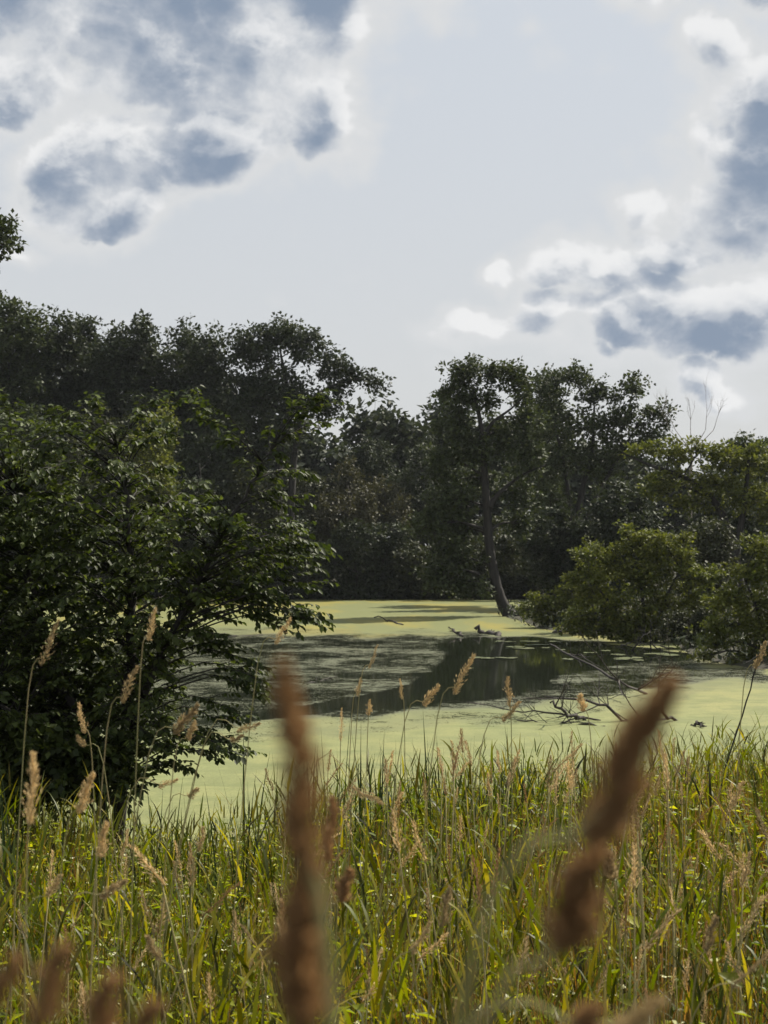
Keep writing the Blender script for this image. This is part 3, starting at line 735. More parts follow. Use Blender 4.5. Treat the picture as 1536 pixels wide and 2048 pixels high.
while cnt < nc:
    px, py_ = rng.uniform(-260, 620), 1570 - 720 * rng.uniform(0, 1) ** 1.25
    # crown outline: right edge as a function of height
    rt = np.interp(py_, [800, 860, 920, 1000, 1050, 1150, 1230, 1300, 1400, 1480, 1570], [-200, 60, 330, 440, 500, 560, 520, 390, 360, 390, 260])
    if py_ < 1010 and rng.uniform() < .45: continue
    if px > rt + rng.uniform(-20, 10) or (py_ > 1200 and px > 330 and rng.uniform() < .45): continue
    sprays.append((at(px, py_, NT_D + rng.uniform(-1.0, 1.3)), rng.uniform(.55, .9))); cnt += 1
twb = Buf()
for (tip, k) in sprays:
    dist = np.linalg.norm(allS[:, :3] - tip, axis=1)
    low = allS[:, 2] < tip[2] - .05
    q = allS[np.argmin(np.where(low, dist, dist + 1.2))][:3]
    if dist.min() > 1.1: q = q + (tip - q) * (.25 * rng.uniform(0, 1))
    L = np.linalg.norm(tip - q)
    mid = (q + tip) / 2 + np.array([0, 0, .16 * L]) + rng.normal(0, .03, 3)
    e1 = tip + (q - tip) * .22 + np.array([0, 0, .09 * L])
    S = smooth_path([q, mid, e1, tip], 12)
    tube(twb, S[::2], np.linspace(.011, .003, 6), 3)
    # side twigs
    paths = [S]
    for s_ in range(3 if k < 1 else 4):
        i = rng.integers(4, 10); d = unit((tip - q) + rng.normal(0, .5 * L, 3) * np.array([1, 1, .5])); l2 = rng.uniform(.22, .42) * min(1, L)
        e = S[i] + d * l2 + np.array([0, 0, -.04])
        S2 = smooth_path([S[i], (S[i] + e) / 2 + np.array([0, 0, .05 * l2 + .01]), e], 6); tube(twb, S2[::2], np.linspace(.005, .002, 3), 3); paths.append(S2)
    for Pp in paths:
        seg = np.linalg.norm(Pp[-1] - Pp[0]); usable = min(seg, .85)
        n = int(usable / .030)
        t = 1 - np.linspace(0, 1, max(n, 3)) * usable / max(seg, 1e-3)
        idx = np.clip(t, 0, 1) * (len(Pp) - 1); i0 = np.minimum(idx.astype(int), len(Pp) - 2); f = (idx - i0)[:, None]
        pos = Pp[i0] * (1 - f) + Pp[i0 + 1] * f; ax = unit(Pp[i0 + 1] - Pp[i0])
        side = unit(np.cross(ax, [0, 0, 1])) * np.where(np.arange(len(pos)) % 2, 1, -1)[:, None]
        d = unit(ax * .7 + side * .8 + np.array([0, 0, -.42]) + rng.normal(0, .25, pos.shape))
        nr = unit(np.array([0, 0, 1.0]) + rng.normal(0, .38, pos.shape))
        LP.append(pos); LD.append(d); LN.append(nr); LS.append(rng.uniform(.05, .10, len(pos)))
LP = np.concatenate(LP); LD = np.concatenate(LD); LN = np.concatenate(LN); LS = np.concatenate(LS)
# the 300 leaves that stand clearest against the pond and the wood: an object each
ppx = LP[:, 0] / LP[:, 1] * F + CX; ppy = HY - (LP[:, 2] - CAMZ) / LP[:, 1] * F
edge = np.where((ppx > np.interp(ppy, [780, 860, 950, 1050, 1150, 1230, 1300, 1400, 1480, 1570], [300, 500, 540, 560, 590, 540, 400, 370, 400, 260]) - 40) & (ppy < 1560), 1.0, 0)
score = edge * (2 + LS * 12) - (LP[:, 1] - NT_D) * .3 + rng.uniform(0, .5, len(LP))
order = np.argsort(-score); sel = order[:300]; rest = order[300:]
lb = Buf(); leaves6(lb, LP[rest], LD[rest], LN[rest], LS[rest], LS[rest] * .56)
fo = obj('foliage', lb.mesh('foliage', nb), M['near'], root); tag(fo, kind='stuff')
obj('branches', twb.mesh('branches', nb, True), M['darkbark'], root)['kind'] = 'stuff'
leaf_meshes = []
for k in range(5):
    q = Buf(); leaves6(q, np.zeros((1, 3)), np.array([[0, 1.0, 0]]), np.array([[0, 0, 1.0]]), 1.0, rng.uniform(.55, .68), rng.uniform(.2, .5), rng.uniform(.05, .3))
    me = q.mesh('leaf'); me.materials.append(M['near']); leaf_meshes.append(me)
from mathutils import Matrix
for c, i in enumerate(sel):
    y = LD[i]; x = unit(np.cross(y, LN[i])); z = np.cross(x, y)
    o = bpy.data.objects.new('leaf', leaf_meshes[c % 5]); COL.objects.link(o); o.parent = root
    R = Matrix(((x[0], y[0], z[0]), (x[1], y[1], z[1]), (x[2], y[2], z[2]))).to_4x4()
    o.matrix_local = Matrix.Translation(Vector(LP[i] - nb)) @ R @ Matrix.Scale(float(LS[i]), 4)

build_tree('thicket_shrub', 'leafy shrub filling in behind the near shore tree at the left frame edge', 'shrub', 16.6,
           [[(60, 1740, .03), (80, 1500, .02), (90, 1300, .01)], [(-40, 1740, .03), (-60, 1500, .02), (-80, 1280, .01)]],
           [(60, 1180, 110, 80), (190, 1240, 90, 80), (-60, 1200, 110, 100), (130, 1340, 120, 80), (20, 1330, 110, 90), (230, 1370, 70, 80), (-100, 1380, 110, 110), (90, 1440, 140, 70), (-20, 1050, 110, 70), (130, 1080, 80, 60)],
           M['near'], M['darkbark'], leaf=.085, clump=.17, per=11, dens=.55, twig_r=.004)
# dark thicket at the foot of the shore tree
build_tree('thicket_shrub', 'dark leafy shrub at the foot of the near shore tree', 'shrub', 14.9,
           [[(150, 1760, .02), (150, 1600, .015), (140, 1500, .006)], [(60, 1760, .02), (40, 1600, .015), (10, 1480, .006)]],
           [(60, 1490, 110, 60), (190, 1500, 90, 55), (-60, 1520, 100, 90), (120, 1560, 110, 60), (230, 1545, 60, 40), (20, 1590, 120, 60)],
           M['near'], M['darkbark'], leaf=.07, clump=.11, per=12, dens=.55, twig_r=.003)

# ------------------------------------------------------------------ fallen wood and floating leaves in the pond


def stick(name, label, pts, r0, r1, twigs=0, tl=.5, cat='branch', group=None, m=None, upb=.1):
    """pts: (px, py, D, lift m): points over the water"""
    P = []
    for (px, py_, D) in pts:
        if D is None: X, Y = pond(px, py_); P.append((X, Y, 0.0))
        else: P.append(tuple(at(px, py_, D)))
    P = np.array(P); b = P[0].copy()
    root_ = Buf(); S = smooth_path(P, 12, r0 * .5) if len(P) > 2 else smooth_path(P, 8, r0 * .6)
    S = S + rng.normal(0, r0 * .35, S.shape) * np.array([1, 1, .5])
    tube(root_, S, np.linspace(r0, r1, len(S)) * (.62 if name != 'log' else .85), 7, .28)
    for k in range(twigs):
        i = rng.integers(2, len(S)); d = unit((S[-1] - S[0]) / np.linalg.norm(S[-1] - S[0]) * .7 + rng.normal(0, .5, 3) + np.array([0, 0, upb]))
        twiggy(root_, S[i], d, tl * rng.uniform(.5, 1.2), r1 * .5, 1, .4, .1)
    o = obj(name, root_.mesh(name, b, True), m or M['dead']); o.location = b
    return tag(o, label, cat, group)


stick('fallen_branch', 'thin dark branch lying in the duckweed left of the leaning tree', [(806, 1250, None), (780, 1241, 82), (750, 1229, 82)], .10, .04, 1, .6)
stick('fallen_branch', 'short dark stub poking from the water at the edge of the open patch', [(926, 1273, None), (912, 1264, 69), (900, 1254, 69.5)], .10, .05, 1, .4)
stick('log', 'dark log end lifting out of the water beyond the floating leaves', [(1002, 1273, None), (975, 1266, 70.5), (950, 1256, 70.5)], .13, .12, 1, .5, 'log')
stick('log', 'mossy log lying at the foot of the leaning trunk', [(1015, 1236, 87.5), (1040, 1234, 87.5), (1072, 1236, 87)], .28, .16, 2, .8, 'log')
stick('log', 'long low log half sunk in front of the low shrub on the spit', [(1105, 1266, None), (1150, 1262, 72), (1200, 1252, 72)], .14, .09, 3, 1.2, 'log')
stick('fallen_branch', 'thin stick flat in the duckweed near the near tree tips', [(440, 1272, None), (490, 1271.5, None), (530, 1270, None)], .07, .04, 0)
stick('fallen_branch', 'little twig flat on the duckweed right of the blurred seed head', [(615, 1365, None), (640, 1361, None), (672, 1352, 46.5)], .03, .015, 1, .3)
stick('fallen_branch', 'long bare stick slanting down across the open water', [(1100, 1288, 47), (1130, 1303, 44.5), (1190, 1334, 42), (1240, 1364, 40), (1290, 1388, None)], .035, .06, 5, 1.3)
G5 = 'dead boughs of the snag in the near duckweed'
stick('dead_bough', 'thickest dark bough of the snag, rising left out of the duckweed', [(1330, 1438, None), (1250, 1438, 34.5), (1190, 1404, 34.5), (1090, 1398, 35)], .08, .035, 6, 1.0, group=G5)
stick('dead_bough', 'short stout bough of the snag with a broken upright end', [(1170, 1440, None), (1130, 1425, 34), (1100, 1400, 34)], .07, .04, 4, .7, group=G5)
stick('dead_bough', 'long thin bough of the snag trailing left over the duckweed', [(1200, 1440, None), (1100, 1424, 34.6), (1020, 1420, 35), (935, 1402, 35.2)], .04, .015, 8, .8, group=G5)
stick('dead_bough', 'lowest bough of the snag, flat on the duckweed', [(1210, 1452, None), (1120, 1446, None), (1030, 1440, 34.5)], .05, .02, 6, .7, group=G5)
stick('dead_bough', 'bough of the snag hooking up on its right', [(1350, 1440, None), (1325, 1425, 34), (1318, 1380, 34), (1345, 1335, 34)], .06, .02, 6, .8, group=G5, upb=.3)
stick('fallen_branch', 'small dark knot of driftwood in the duckweed right of the snag', [(1382, 1450, None), (1395, 1443, 33.5), (1410, 1452, None)], .06, .04, 3, .3)
stick('leaning_pole', 'dark dead pole leaning out of the grass near the right frame edge', [(1430, 1600, 12.6), (1468, 1470, 12.6), (1500, 1370, 12.6), (1526, 1300, 12.6)], .014, .008, 2, .3, 'pole', m=M['darkbark'])
G6 = 'dark drowned twigs under the round olive bush'
for (a, b_, c_) in (((1262, 1300), (1280, 1280), (1292, 1250)), ((1320, 1300), (1300, 1282), (1285, 1258)), ((1300, 1300), (1300, 1270), (1302, 1240)), ((1350, 1298), (1310, 1290), (1270, 1288)), ((1240, 1290), (1265, 1283), (1300, 1262))):
    stick('drowned_twig', 'dark bare twig standing in the water under the round olive bush', [(a[0], a[1], None), (b_[0], b_[1], 58.5), (c_[0], c_[1], 58.5)], .05, .02, 3, .6, 'twig', G6, M['darkbark'])

pm = []
for k in range(4):
    a = np.linspace(.25, 2 * np.pi - .1, 14); r = rng.uniform(.9, 1.08, 14)
    V = np.vstack([[0, 0, .012], np.column_stack([np.cos(a) * r, np.sin(a) * r, rng.uniform(.004, .03, 14)])])
    T = np.array([[0, i, i + 1] for i in range(1, 14)])
    me = fast_mesh('floating_leaf', V, [T]); me.materials.append(M['pad']); pm.append(me)
PADS = [(1030, 1294, .30), (1046, 1297, .33), (1068, 1290, .30), (1085, 1290, .2), (958, 1316, .28), (975, 1317, .22), (1013, 1316, .3), (1135, 1319, .22), (1092, 1296, .18), (1120, 1300, .16), (998, 1283, .2), (1110, 1284, .25), (1235, 1310, .25), (1262, 1316, .3), (1245, 1318, .35), (1180, 1306, .2), (1210, 1302, .2), (940, 1337, .12), (1060, 1283, .3), (1020, 1284, .2), (1275, 1321, .2), (1310, 1308, .35), (1335, 1310, .4)]
for i, (px, py_, r) in enumerate(PADS):
    X, Y = pond(px, py_); o = bpy.data.objects.new('floating_leaf', pm[i % 4]); COL.objects.link(o)
    o.location = (X, Y, .012); o.scale = (r, r * 1.5, 1); o.rotation_euler.z = rng.uniform(0, 6)
    tag(o, 'pale round leaf floating on the dark open water', 'floating leaf', 'pale leaves floating on the open water')

# ------------------------------------------------------------------ meadow on the near bank


def scatter(n, y0, y1, p=1.0, xl=.37):
    """points over the bank in view, thinning with distance; keeps those on land"""
    n = int(n * 1.13)
    u = rng.uniform(0, 1, n * 2)
    Y = (y0 ** p + u * (y1 ** p - y0 ** p)) ** (1 / p)
    X = rng.uniform(-xl, xl, n * 2) * (Y + 1.5)
    d = shore_dist(X, Y); ok = d > -.25
    X, Y = X[ok][:n], Y[ok][:n]
    return np.column_stack([X, Y, np.maximum(ground_z(X, Y), -.05)])


def patch(B, k, lo=.25):
    """slow patchiness of the sward, different for each kind k"""
    v = np.sin(B[:, 0] * 1.9 + k * 2.1) * np.cos(B[:, 1] * 1.1 + k * 1.7) + .7 * np.sin(B[:, 0] * 4.3 + B[:, 1] * 2.9 + k * 5.3) + .5 * np.cos(B[:, 0] * 7.7 - B[:, 1] * 4.1 + k)
    return rng.uniform(0, 1, len(B)) < np.clip(.62 + .32 * v, lo, 1)


def tall(B):
    """height factor: tall at the waterline, lower in the gap right of the shore tree"""
    ang = B[:, 0] / B[:, 1] * F + CX
    f = np.interp(ang, [-200, 150, 260, 330, 480, 560, 700, 1100, 1400, 1700], [1.2, 1.18, .95, .85, .98, 1.2, 1.25, 1.28, 1.32, 1.36])
    return np.where(B[:, 1] > 9, f, 1.0) * np.interp(B[:, 1], [9, 13, 20], [1, .96, .88])


# reed grass: stems with leaves branching off them
gb = Buf()


def grass_plants(buf, B, h, nleaf, ll, lw, sw):
    n = len(B); az = rng.uniform(0, 6.28, n); t0 = rng.uniform(0, .12, n); t1 = rng.uniform(.05, .45, n)
    blades(buf, B, h, az, t0, t1, sw, 3, rng.uniform(-1, 1, n))
    for k in range(nleaf):
        t = np.clip((k + rng.uniform(.1, 1.0, n)) / nleaf, .08, .97) ** .8
        th = t0 + (t1 - t0) * t * .5
        P = B + np.column_stack([np.cos(az) * np.sin(th) * h * t, np.sin(az) * np.sin(th) * h * t, np.cos(th) * h * t])
        s0 = rng.uniform(.12, .6, n)
        blades(buf, P, ll * rng.uniform(.6, 1.25, n), rng.uniform(0, 6.28, n), s0, s0 + rng.uniform(.05, 1.2, n), lw * rng.uniform(.6, 1.3, n), 4, rng.uniform(-.9, .9, n), 1.3)


for (cnt_, y0, y1, p, nl_, ll_, lw_) in ((4000, 3.5, 7, 1.3, 5, .20, .0115), (7200, 7, 22.5, 1.5, 5, .27, .016)):
    B = scatter(cnt_, y0, y1, p); B = B[patch(B, 1)]; n = len(B)
    grass_plants(gb, B, (.45 + .85 * rng.uniform(0, 1, n) ** .8) * tall(B), nl_, ll_, lw_, .004 + B[:, 1] * .00018)
# coarse dark tussocks
for (cx_, cy_) in zip(rng.uniform(-.27, .27, 95), rng.uniform(3.6, 19, 95)):
    k_ = rng.integers(14, 34); B = np.column_stack([cx_ * cy_ + rng.normal(0, .10, k_), cy_ + rng.normal(0, .12, k_), np.zeros(k_)])
    if shore_dist(B[:1, 0], B[:1, 1])[0] < .2: continue
    B[:, 2] = ground_z(B[:, 0], B[:, 1]); az_ = np.arctan2(B[:, 1] - cy_, B[:, 0] - cx_ * cy_)
    blades(gb, B, rng.uniform(.6, 1.2, k_) * float(np.interp(cy_, [3, 8], [.85, 1.05])), az_ + rng.normal(0, .4, k_), rng.uniform(.02, .25, k_), rng.uniform(.3, 1.9, k_), rng.uniform(.010, .018, k_), 5, rng.uniform(-.6, .6, k_))
# single basal blades
B = scatter(16000, 3.5, 22.5, 1.25); B = B[patch(B, 2)]; n = len(B)
blades(gb, B, rng.uniform(.3, .85, n) * tall(B), rng.uniform(0, 6.28, n), rng.uniform(0, .35, n), rng.uniform(.3, 1.7, n), rng.uniform(.006, .013, n), 4, rng.uniform(-.8, .8, n))
g = obj('grass', gb.mesh('grass'), M['grass']); tag(g, 'dense green and yellow-green meadow grass on the near bank', 'grass', kind='stuff')
# dry stems and blades
db = Buf()
B = scatter(36000, 3.4, 22, 1.1); n = len(B)
az = rng.uniform(0, 6.28, n)
angx = B[:, 0] / B[:, 1] * F + CX
prob = np.interp(angx, [0, 600, 1000, 1400], [.38, .5, .8, 1.0]) * np.interp(B[:, 1], [3, 7, 14], [1.0, .85, .5])
B = B[rng.uniform(0, 1, n) < prob]; n = len(B)
blades(db, B, rng.uniform(.5, 1.15, n) * tall(B), rng.uniform(0, 6.28, n), rng.uniform(0, .25, n), rng.uniform(.1, .9, n), rng.uniform(.003, .008, n) * (1 + B[:, 1] / 25), 4, rng.uniform(-1, 1, n))
g = obj('dry_grass', db.mesh('dry_grass'), M['dry']); tag(g, 'thin straw-brown dry grass stems mixed through the meadow', 'grass', kind='stuff')
# leafy weeds
wb = Buf(); sb = Buf()
B = scatter(6600, 3.4, 21, 1.2); B = B[patch(B, 3, .12)]; n = len(B)
hh = rng.uniform(.5, 1.12, n) * tall(B) * .97
nl = 15
lean = rng.normal(0, .12, (n, 2))
for k in range(nl):
    t = .25 + .75 * (k + rng.uniform(0, .8, n)) / nl
    C = B + np.column_stack([lean[:, 0] * hh * t * t, lean[:, 1] * hh * t * t, hh * t])
    a = k * 2.4 + rng.uniform(0, 1, n); d = unit(np.column_stack([np.cos(a), np.sin(a), rng.uniform(-.2, .7, n)]))
    sz = rng.uniform(.03, .095, n) * (1.25 - .5 * t) * (1 + B[:, 1] / 60)
    leaves(wb, C, d, unit(np.column_stack([-np.cos(a) * .4, -np.sin(a) * .4, np.ones(n)]) + rng.normal(0, .35, (n, 3))), sz, sz * rng.uniform(.3, .6, n), .3, .2)
wh = obj('leafy_weeds', wb.mesh('leafy_weeds'), M['weed']); tag(wh, 'bright yellow-green leafy weeds growing between the grass', 'weeds', kind='stuff')
n = len(B)
blades(sb, B, hh, np.arctan2(lean[:, 1], lean[:, 0]), .02, np.hypot(lean[:, 0], lean[:, 1]) * 2, .004, 3)
# thicker low leaves that close the sward
B = scatter(22000, 3.0, 22, 1.3); n = len(B)
C = B + np.column_stack([np.zeros(n), np.zeros(n), rng.uniform(.05, .45, n)])
a = rng.uniform(0, 6.28, n)
sz = rng.uniform(.03, .07, n)
leaves(sb, C, unit(np.column_stack([np.cos(a), np.sin(a), rng.uniform(-.3, .8, n)])), rand_dirs(n, 1.5), sz, sz * .4, .3, .2)
g = obj('undergrowth', sb.mesh('undergrowth'), M['sedge']); tag(g, 'low green undergrowth between the grass stems', 'undergrowth', kind='stuff')
# tiny cream flecks: clusters of little pale leaf shapes over the meadow
fb = Buf()
B = scatter(3600, 3.6, 15, 1.3); n = len(B)
angx = B[:, 0] / B[:, 1] * F + CX
keep = rng.uniform(0, 1, n) < np.interp(angx, [0, 300, 700, 1100, 1536], [.5, 1, .8, .6, .15]); B = B[keep]; n = len(B)
C = B + np.column_stack([np.zeros(n), np.zeros(n), rng.uniform(.45, .95, n)])
for k in range(3):
    a = rng.uniform(0, 6.28, n)
    leaves(fb, C, unit(np.column_stack([np.cos(a), np.sin(a), rng.uniform(-.1, .6, n)])), rand_dirs(n, 1.0), rng.uniform(.012, .026, n), .014, .2)
g = obj('flecks', fb.mesh('flecks'), M['flower']); tag(g, 'tiny cream flecks dotted through the green meadow', 'specks', kind='stuff')


COLS = [(90, 'at the left frame edge'), (240, 'below the near shore tree'), (400, 'in front of the water gap'), (530, 'just left of the tall blurred head'), (660, 'beside the tall blurred head'), (800, 'just right of the tall blurred head'),
        (930, 'midway between the two blurred heads'), (1060, 'below the open water'), (1180, 'just left of the slanting blurred head'), (1300, 'under the slanting head tip'), (1420, 'right of the slanting blurred head'), (9999, 'near the right frame edge')]
ROWS = [(1500, 'against the duckweed'), (1590, 'at the meadow rim'), (1690, 'in the upper meadow'), (1800, 'in the middle meadow'), (1910, 'in the lower meadow'), (9999, 'along the bottom edge')]


def where(px, py_):
    return next(t for (l, t) in ROWS if py_ < l) + ', ' + next(t for (l, t) in COLS if px < l)


# ---- reeds: each clump a thing, each long blade a part


def reed(label, base, specs, group='reeds and sedges at the waterline', cat='reed', m='sedge'):
    root = empty('reed_plant', base, label, cat, group)
    for (h, az, t0, t1, w) in specs:
        q = Buf(); blades(q, np.zeros((1, 3)) + rng.normal(0, .02, (1, 3)) * np.array([1, 1, 0]), h, az, t0, t1, w, 9, rng.uniform(-.9, .9), 2.2)
        obj('blade', q.mesh('blade', (0, 0, 0), True), M[m], root)
    return root


def gbase(px, D):
    X = (px - CX) / F * D; return (X, D, max(float(ground_z(X, D)) - .02, -.2))


reed('large reed with one blade arching right over the water gap', gbase(440, 8.5), [(1.25, .0, .15, 2.3, .026), (1.1, .4, .1, 1.4, .022), (1.05, 3.3, .05, .6, .02), (.9, 1.2, .0, .4, .018), (1.2, .1, .25, .7, .022)])
reed('reed with two broad upright blades below the dark seed head', gbase(530, 8.2), [(1.05, .3, .0, .25, .02), (1.15, 3.2, .1, 1.9, .024), (.95, 2.8, .0, .5, .018)])
reed('reed with pale blades fanned out at the foot of the near tree', gbase(110, 8.0), [(1.2, 3.2, .5, 1.5, .024), (1.15, .1, .6, 1.5, .022), (1.25, .3, .3, .9, .02), (1.1, 2.8, .2, .9, .02), (1.0, -.3, .5, 1.9, .02)])
reed('reed with crossing blades left of the water gap', gbase(240, 9.0), [(1.15, 3.0, .45, 1.3, .022), (1.3, .2, .2, .9, .022), (1.05, 2.9, .1, .8, .018), (1.2, .0, .5, 1.5, .02)])
reed('dark reed behind the blurred seed head, against the pale duckweed', gbase(640, 13.5), [(1.45, 2.6, .0, .25, .026), (1.3, 3.0, .1, .35, .022), (1.2, .3, .0, .3, .022), (1.0, .2, .1, .8, .02)])
reed('reed with drooping blades around the leaning pole', gbase(1470, 12.2), [(1.55, .2, .0, 2.2, .024), (1.5, 3.2, .0, 2.1, .022), (1.4, .0, .1, 1.3, .02), (1.2, 2.9, .1, .8, .02)])
ZN = [((480, 760), 'dark green reed tuft at the waterline between the two blurred heads, left half', 26, 17.0), ((760, 1130), 'dark green reed tuft standing before the duckweed left of the snag', 52, 18.6),
      ((1130, 1400), 'dark green reed tuft at the waterline below the snag', 24, 19.6), ((1400, 1600), 'dark green reed tuft at the waterline near the leaning pole', 12, 20.3), ((-60, 260), 'dark green reed tuft under the near shore tree', 14, 14.0), ((280, 480), 'short reed tuft in the water gap by the near shore tree', 7, 15.5)]
for (xr, lab, cnt, sh) in ZN:
    for i in range(cnt):
        px = rng.uniform(*xr); D = sh * rng.uniform(.55, 1.0)
        top = rng.normal(1505, 30) if xr[0] > 460 else rng.normal(1560, 22)
        bz = gbase(px, D); hz = max(.5, CAMZ - (top - HY) / F * D - bz[2])
        sp = [(hz * rng.uniform(.7, 1.12), rng.uniform(0, 6.28), rng.uniform(0, .14), rng.uniform(.03, .4) if rng.uniform() < .78 else rng.uniform(.9, 2.2), rng.uniform(.013, .026) * D / 13) for k in range(rng.integers(3, 7))]
        reed(('tall' if top < 1500 else 'lower') + (' sparse' if len(sp) < 4 else ' dense') + ' dark green reed tuft ' + ('with drooping blade ' if max(q_[3] for q_ in sp) > .9 else '') + next(t for (l, t) in COLS if px < l), bz, sp)

# ---- seed-head stalks


def head_mesh(L, Wd, n=150, lobes_=7, seed=0, dense=1):
    """a grass panicle along +Z from 0 to L made of many overlapping spikelets"""
    r = np.random.default_rng(seed); q = Buf()
    t = np.linspace(0.02, .97, n)
    prof = np.interp(t, [0, .12, .4, .75, 1], [.35, .85, 1, .62, .1])
    lump = 1 + .22 * np.sin(t * lobes_ * 2 * np.pi + r.uniform(0, 6)) * np.interp(t, [0, .7, 1], [1, .8, .3])
    a = np.arange(n) * 2.399 + r.uniform(-.3, .3, n)
    rad = Wd / 2 * prof * lump * np.where(r.uniform(0, 1, n) < .22, r.uniform(.9, 1.35, n), r.uniform(.1, .85, n))
    out = np.column_stack([np.cos(a), np.sin(a), np.zeros(n)])
    C = out * rad[:, None]; C[:, 2] = t * L
    wob = .10 * Wd * np.sin(t * 9 + r.uniform(0, 6)); C[:, 0] += wob
    for k in range(dense + 1):
        d = unit(out * .55 + np.array([0, 0, 1.0]) + r.normal(0, .22, (n, 3)))
        ls = Wd * r.uniform(.28, .55, n)
        leaves(q, C - d * ls[:, None] * .3, d, unit(out + r.normal(0, .5, (n, 3))), ls, ls * .30, .5)
    tube(q, [(0, 0, 0), (0, 0, L * .5), (0, 0, L * .92)], [Wd * .07, Wd * .07, Wd * .03], 5)
    return q


def local_frame(z):
    z = unit(np.array(z, float)); x = unit(np.cross([0, 1, .01], z)); y = np.cross(z, x)
    return Matrix(((x[0], y[0], z[0]), (x[1], y[1], z[1]), (x[2], y[2], z[2]))).to_4x4()


def stalk(label, tip, hb, wpx, D, foot=None, m='seed', group='grass seed heads', n=150, cat='grass stalk', dd=0.0, stem_r=None):
    """one stalk whose seed head runs from the pixel hb up to the pixel tip, D metres away"""
    T = at(tip[0], tip[1], D + dd); H = at(hb[0], hb[1], D)
    L = float(np.linalg.norm(T - H)); Wd = wpx / F * D
    ax = (T - H) / L
    fx = H[0] - ax[0] * .25 + rng.normal(0, .02) if foot is None else foot
    fy = D + rng.uniform(-.05, .1)
    fz = max(float(ground_z(fx, fy)), -.2)
    base = np.array([fx, fy, fz])
    root = empty('grass_stalk', base, label, cat, group)
    P = smooth_path([base, base * .45 + (H - ax * .25) * .55 + np.array([0, 0, .02]), H - ax * .10, H + ax * L * .3], 14)
    q = Buf(); sr = stem_r or max(.0011, .0009 + D * .00012)
    tube(q, P, np.linspace(sr * 1.3, sr * .8, 14), 5)
    obj('stem', q.mesh('stem', base, True), M['stem'], root)
    hm = head_mesh(L, Wd, n, max(3, int(L / Wd * 1.1)), int(tip[0] + tip[1]))
    o = obj('seed_head', hm.mesh('seed_head'), M[m], root)
    o.matrix_local = Matrix.Translation(Vector(H - base)) @ local_frame(ax)
    return root


GH = 'grass stalks with seed heads close to the lens'
stalk('tallest dark brown blurred seed head, upright over the middle of the pond', (572, 1318), (618, 1760), 78, 0.373, m='seedred', group=GH, n=700, cat='grass stalk', stem_r=.0016)
stalk('blurred brown seed head low behind the tallest upright one', (612, 1700), (598, 2060), 96, 0.386, m='seedred', group=GH, n=700, stem_r=.0016)
stalk('large blurred orange-brown seed head slanting to the upper right', (1338, 1352), (1178, 1690), 88, 0.386, m='seedred', group=GH, n=700, stem_r=.0016)
stalk('blurred brown seed head directly below the slanting one', (1190, 1690), (1118, 1900), 92, 0.410, m='seedred', group=GH, n=500, stem_r=.0016)
stalk('blurred brown seed head at the lower left, leaning right', (135, 1880), (80, 2050), 60, 0.448, m='seedred', group=GH, n=300)
stalk('blurred brown seed head at the bottom edge, second of the low left ones', (225, 1945), (190, 2110), 70, 0.435, m='seedred', group=GH, n=300)
stalk('blurred orange seed head at the bottom edge, third of the low left ones', (325, 1995), (240, 2120), 56, 0.448, m='seedred', group=GH, n=300)
stalk('blurred brown seed head in the lower left corner', (45, 1905), (-20, 2010), 50, 0.466, m='seedred', group=GH, n=300)
stalk('blurred tan seed head lying almost flat at the bottom edge, right half', (1325, 1992), (1220, 2060), 46, 0.591, m='seed', group=GH, n=300)
stalk('blurred seed head just showing at the bottom edge under the slanting ones', (1190, 2005), (1130, 2100), 66, 0.497, m='seedred', group=GH, n=300)
stalk('dark blurred seed head just right of the tallest upright one', (668, 1590), (655, 1720), 32, 1.5, m='seedred', group=GH, n=260)
stalk('small blurred dark seed head right of the tallest one, lower down', (700, 1735), (680, 1800), 32, 1.7, m='seedred', group=GH, n=200)

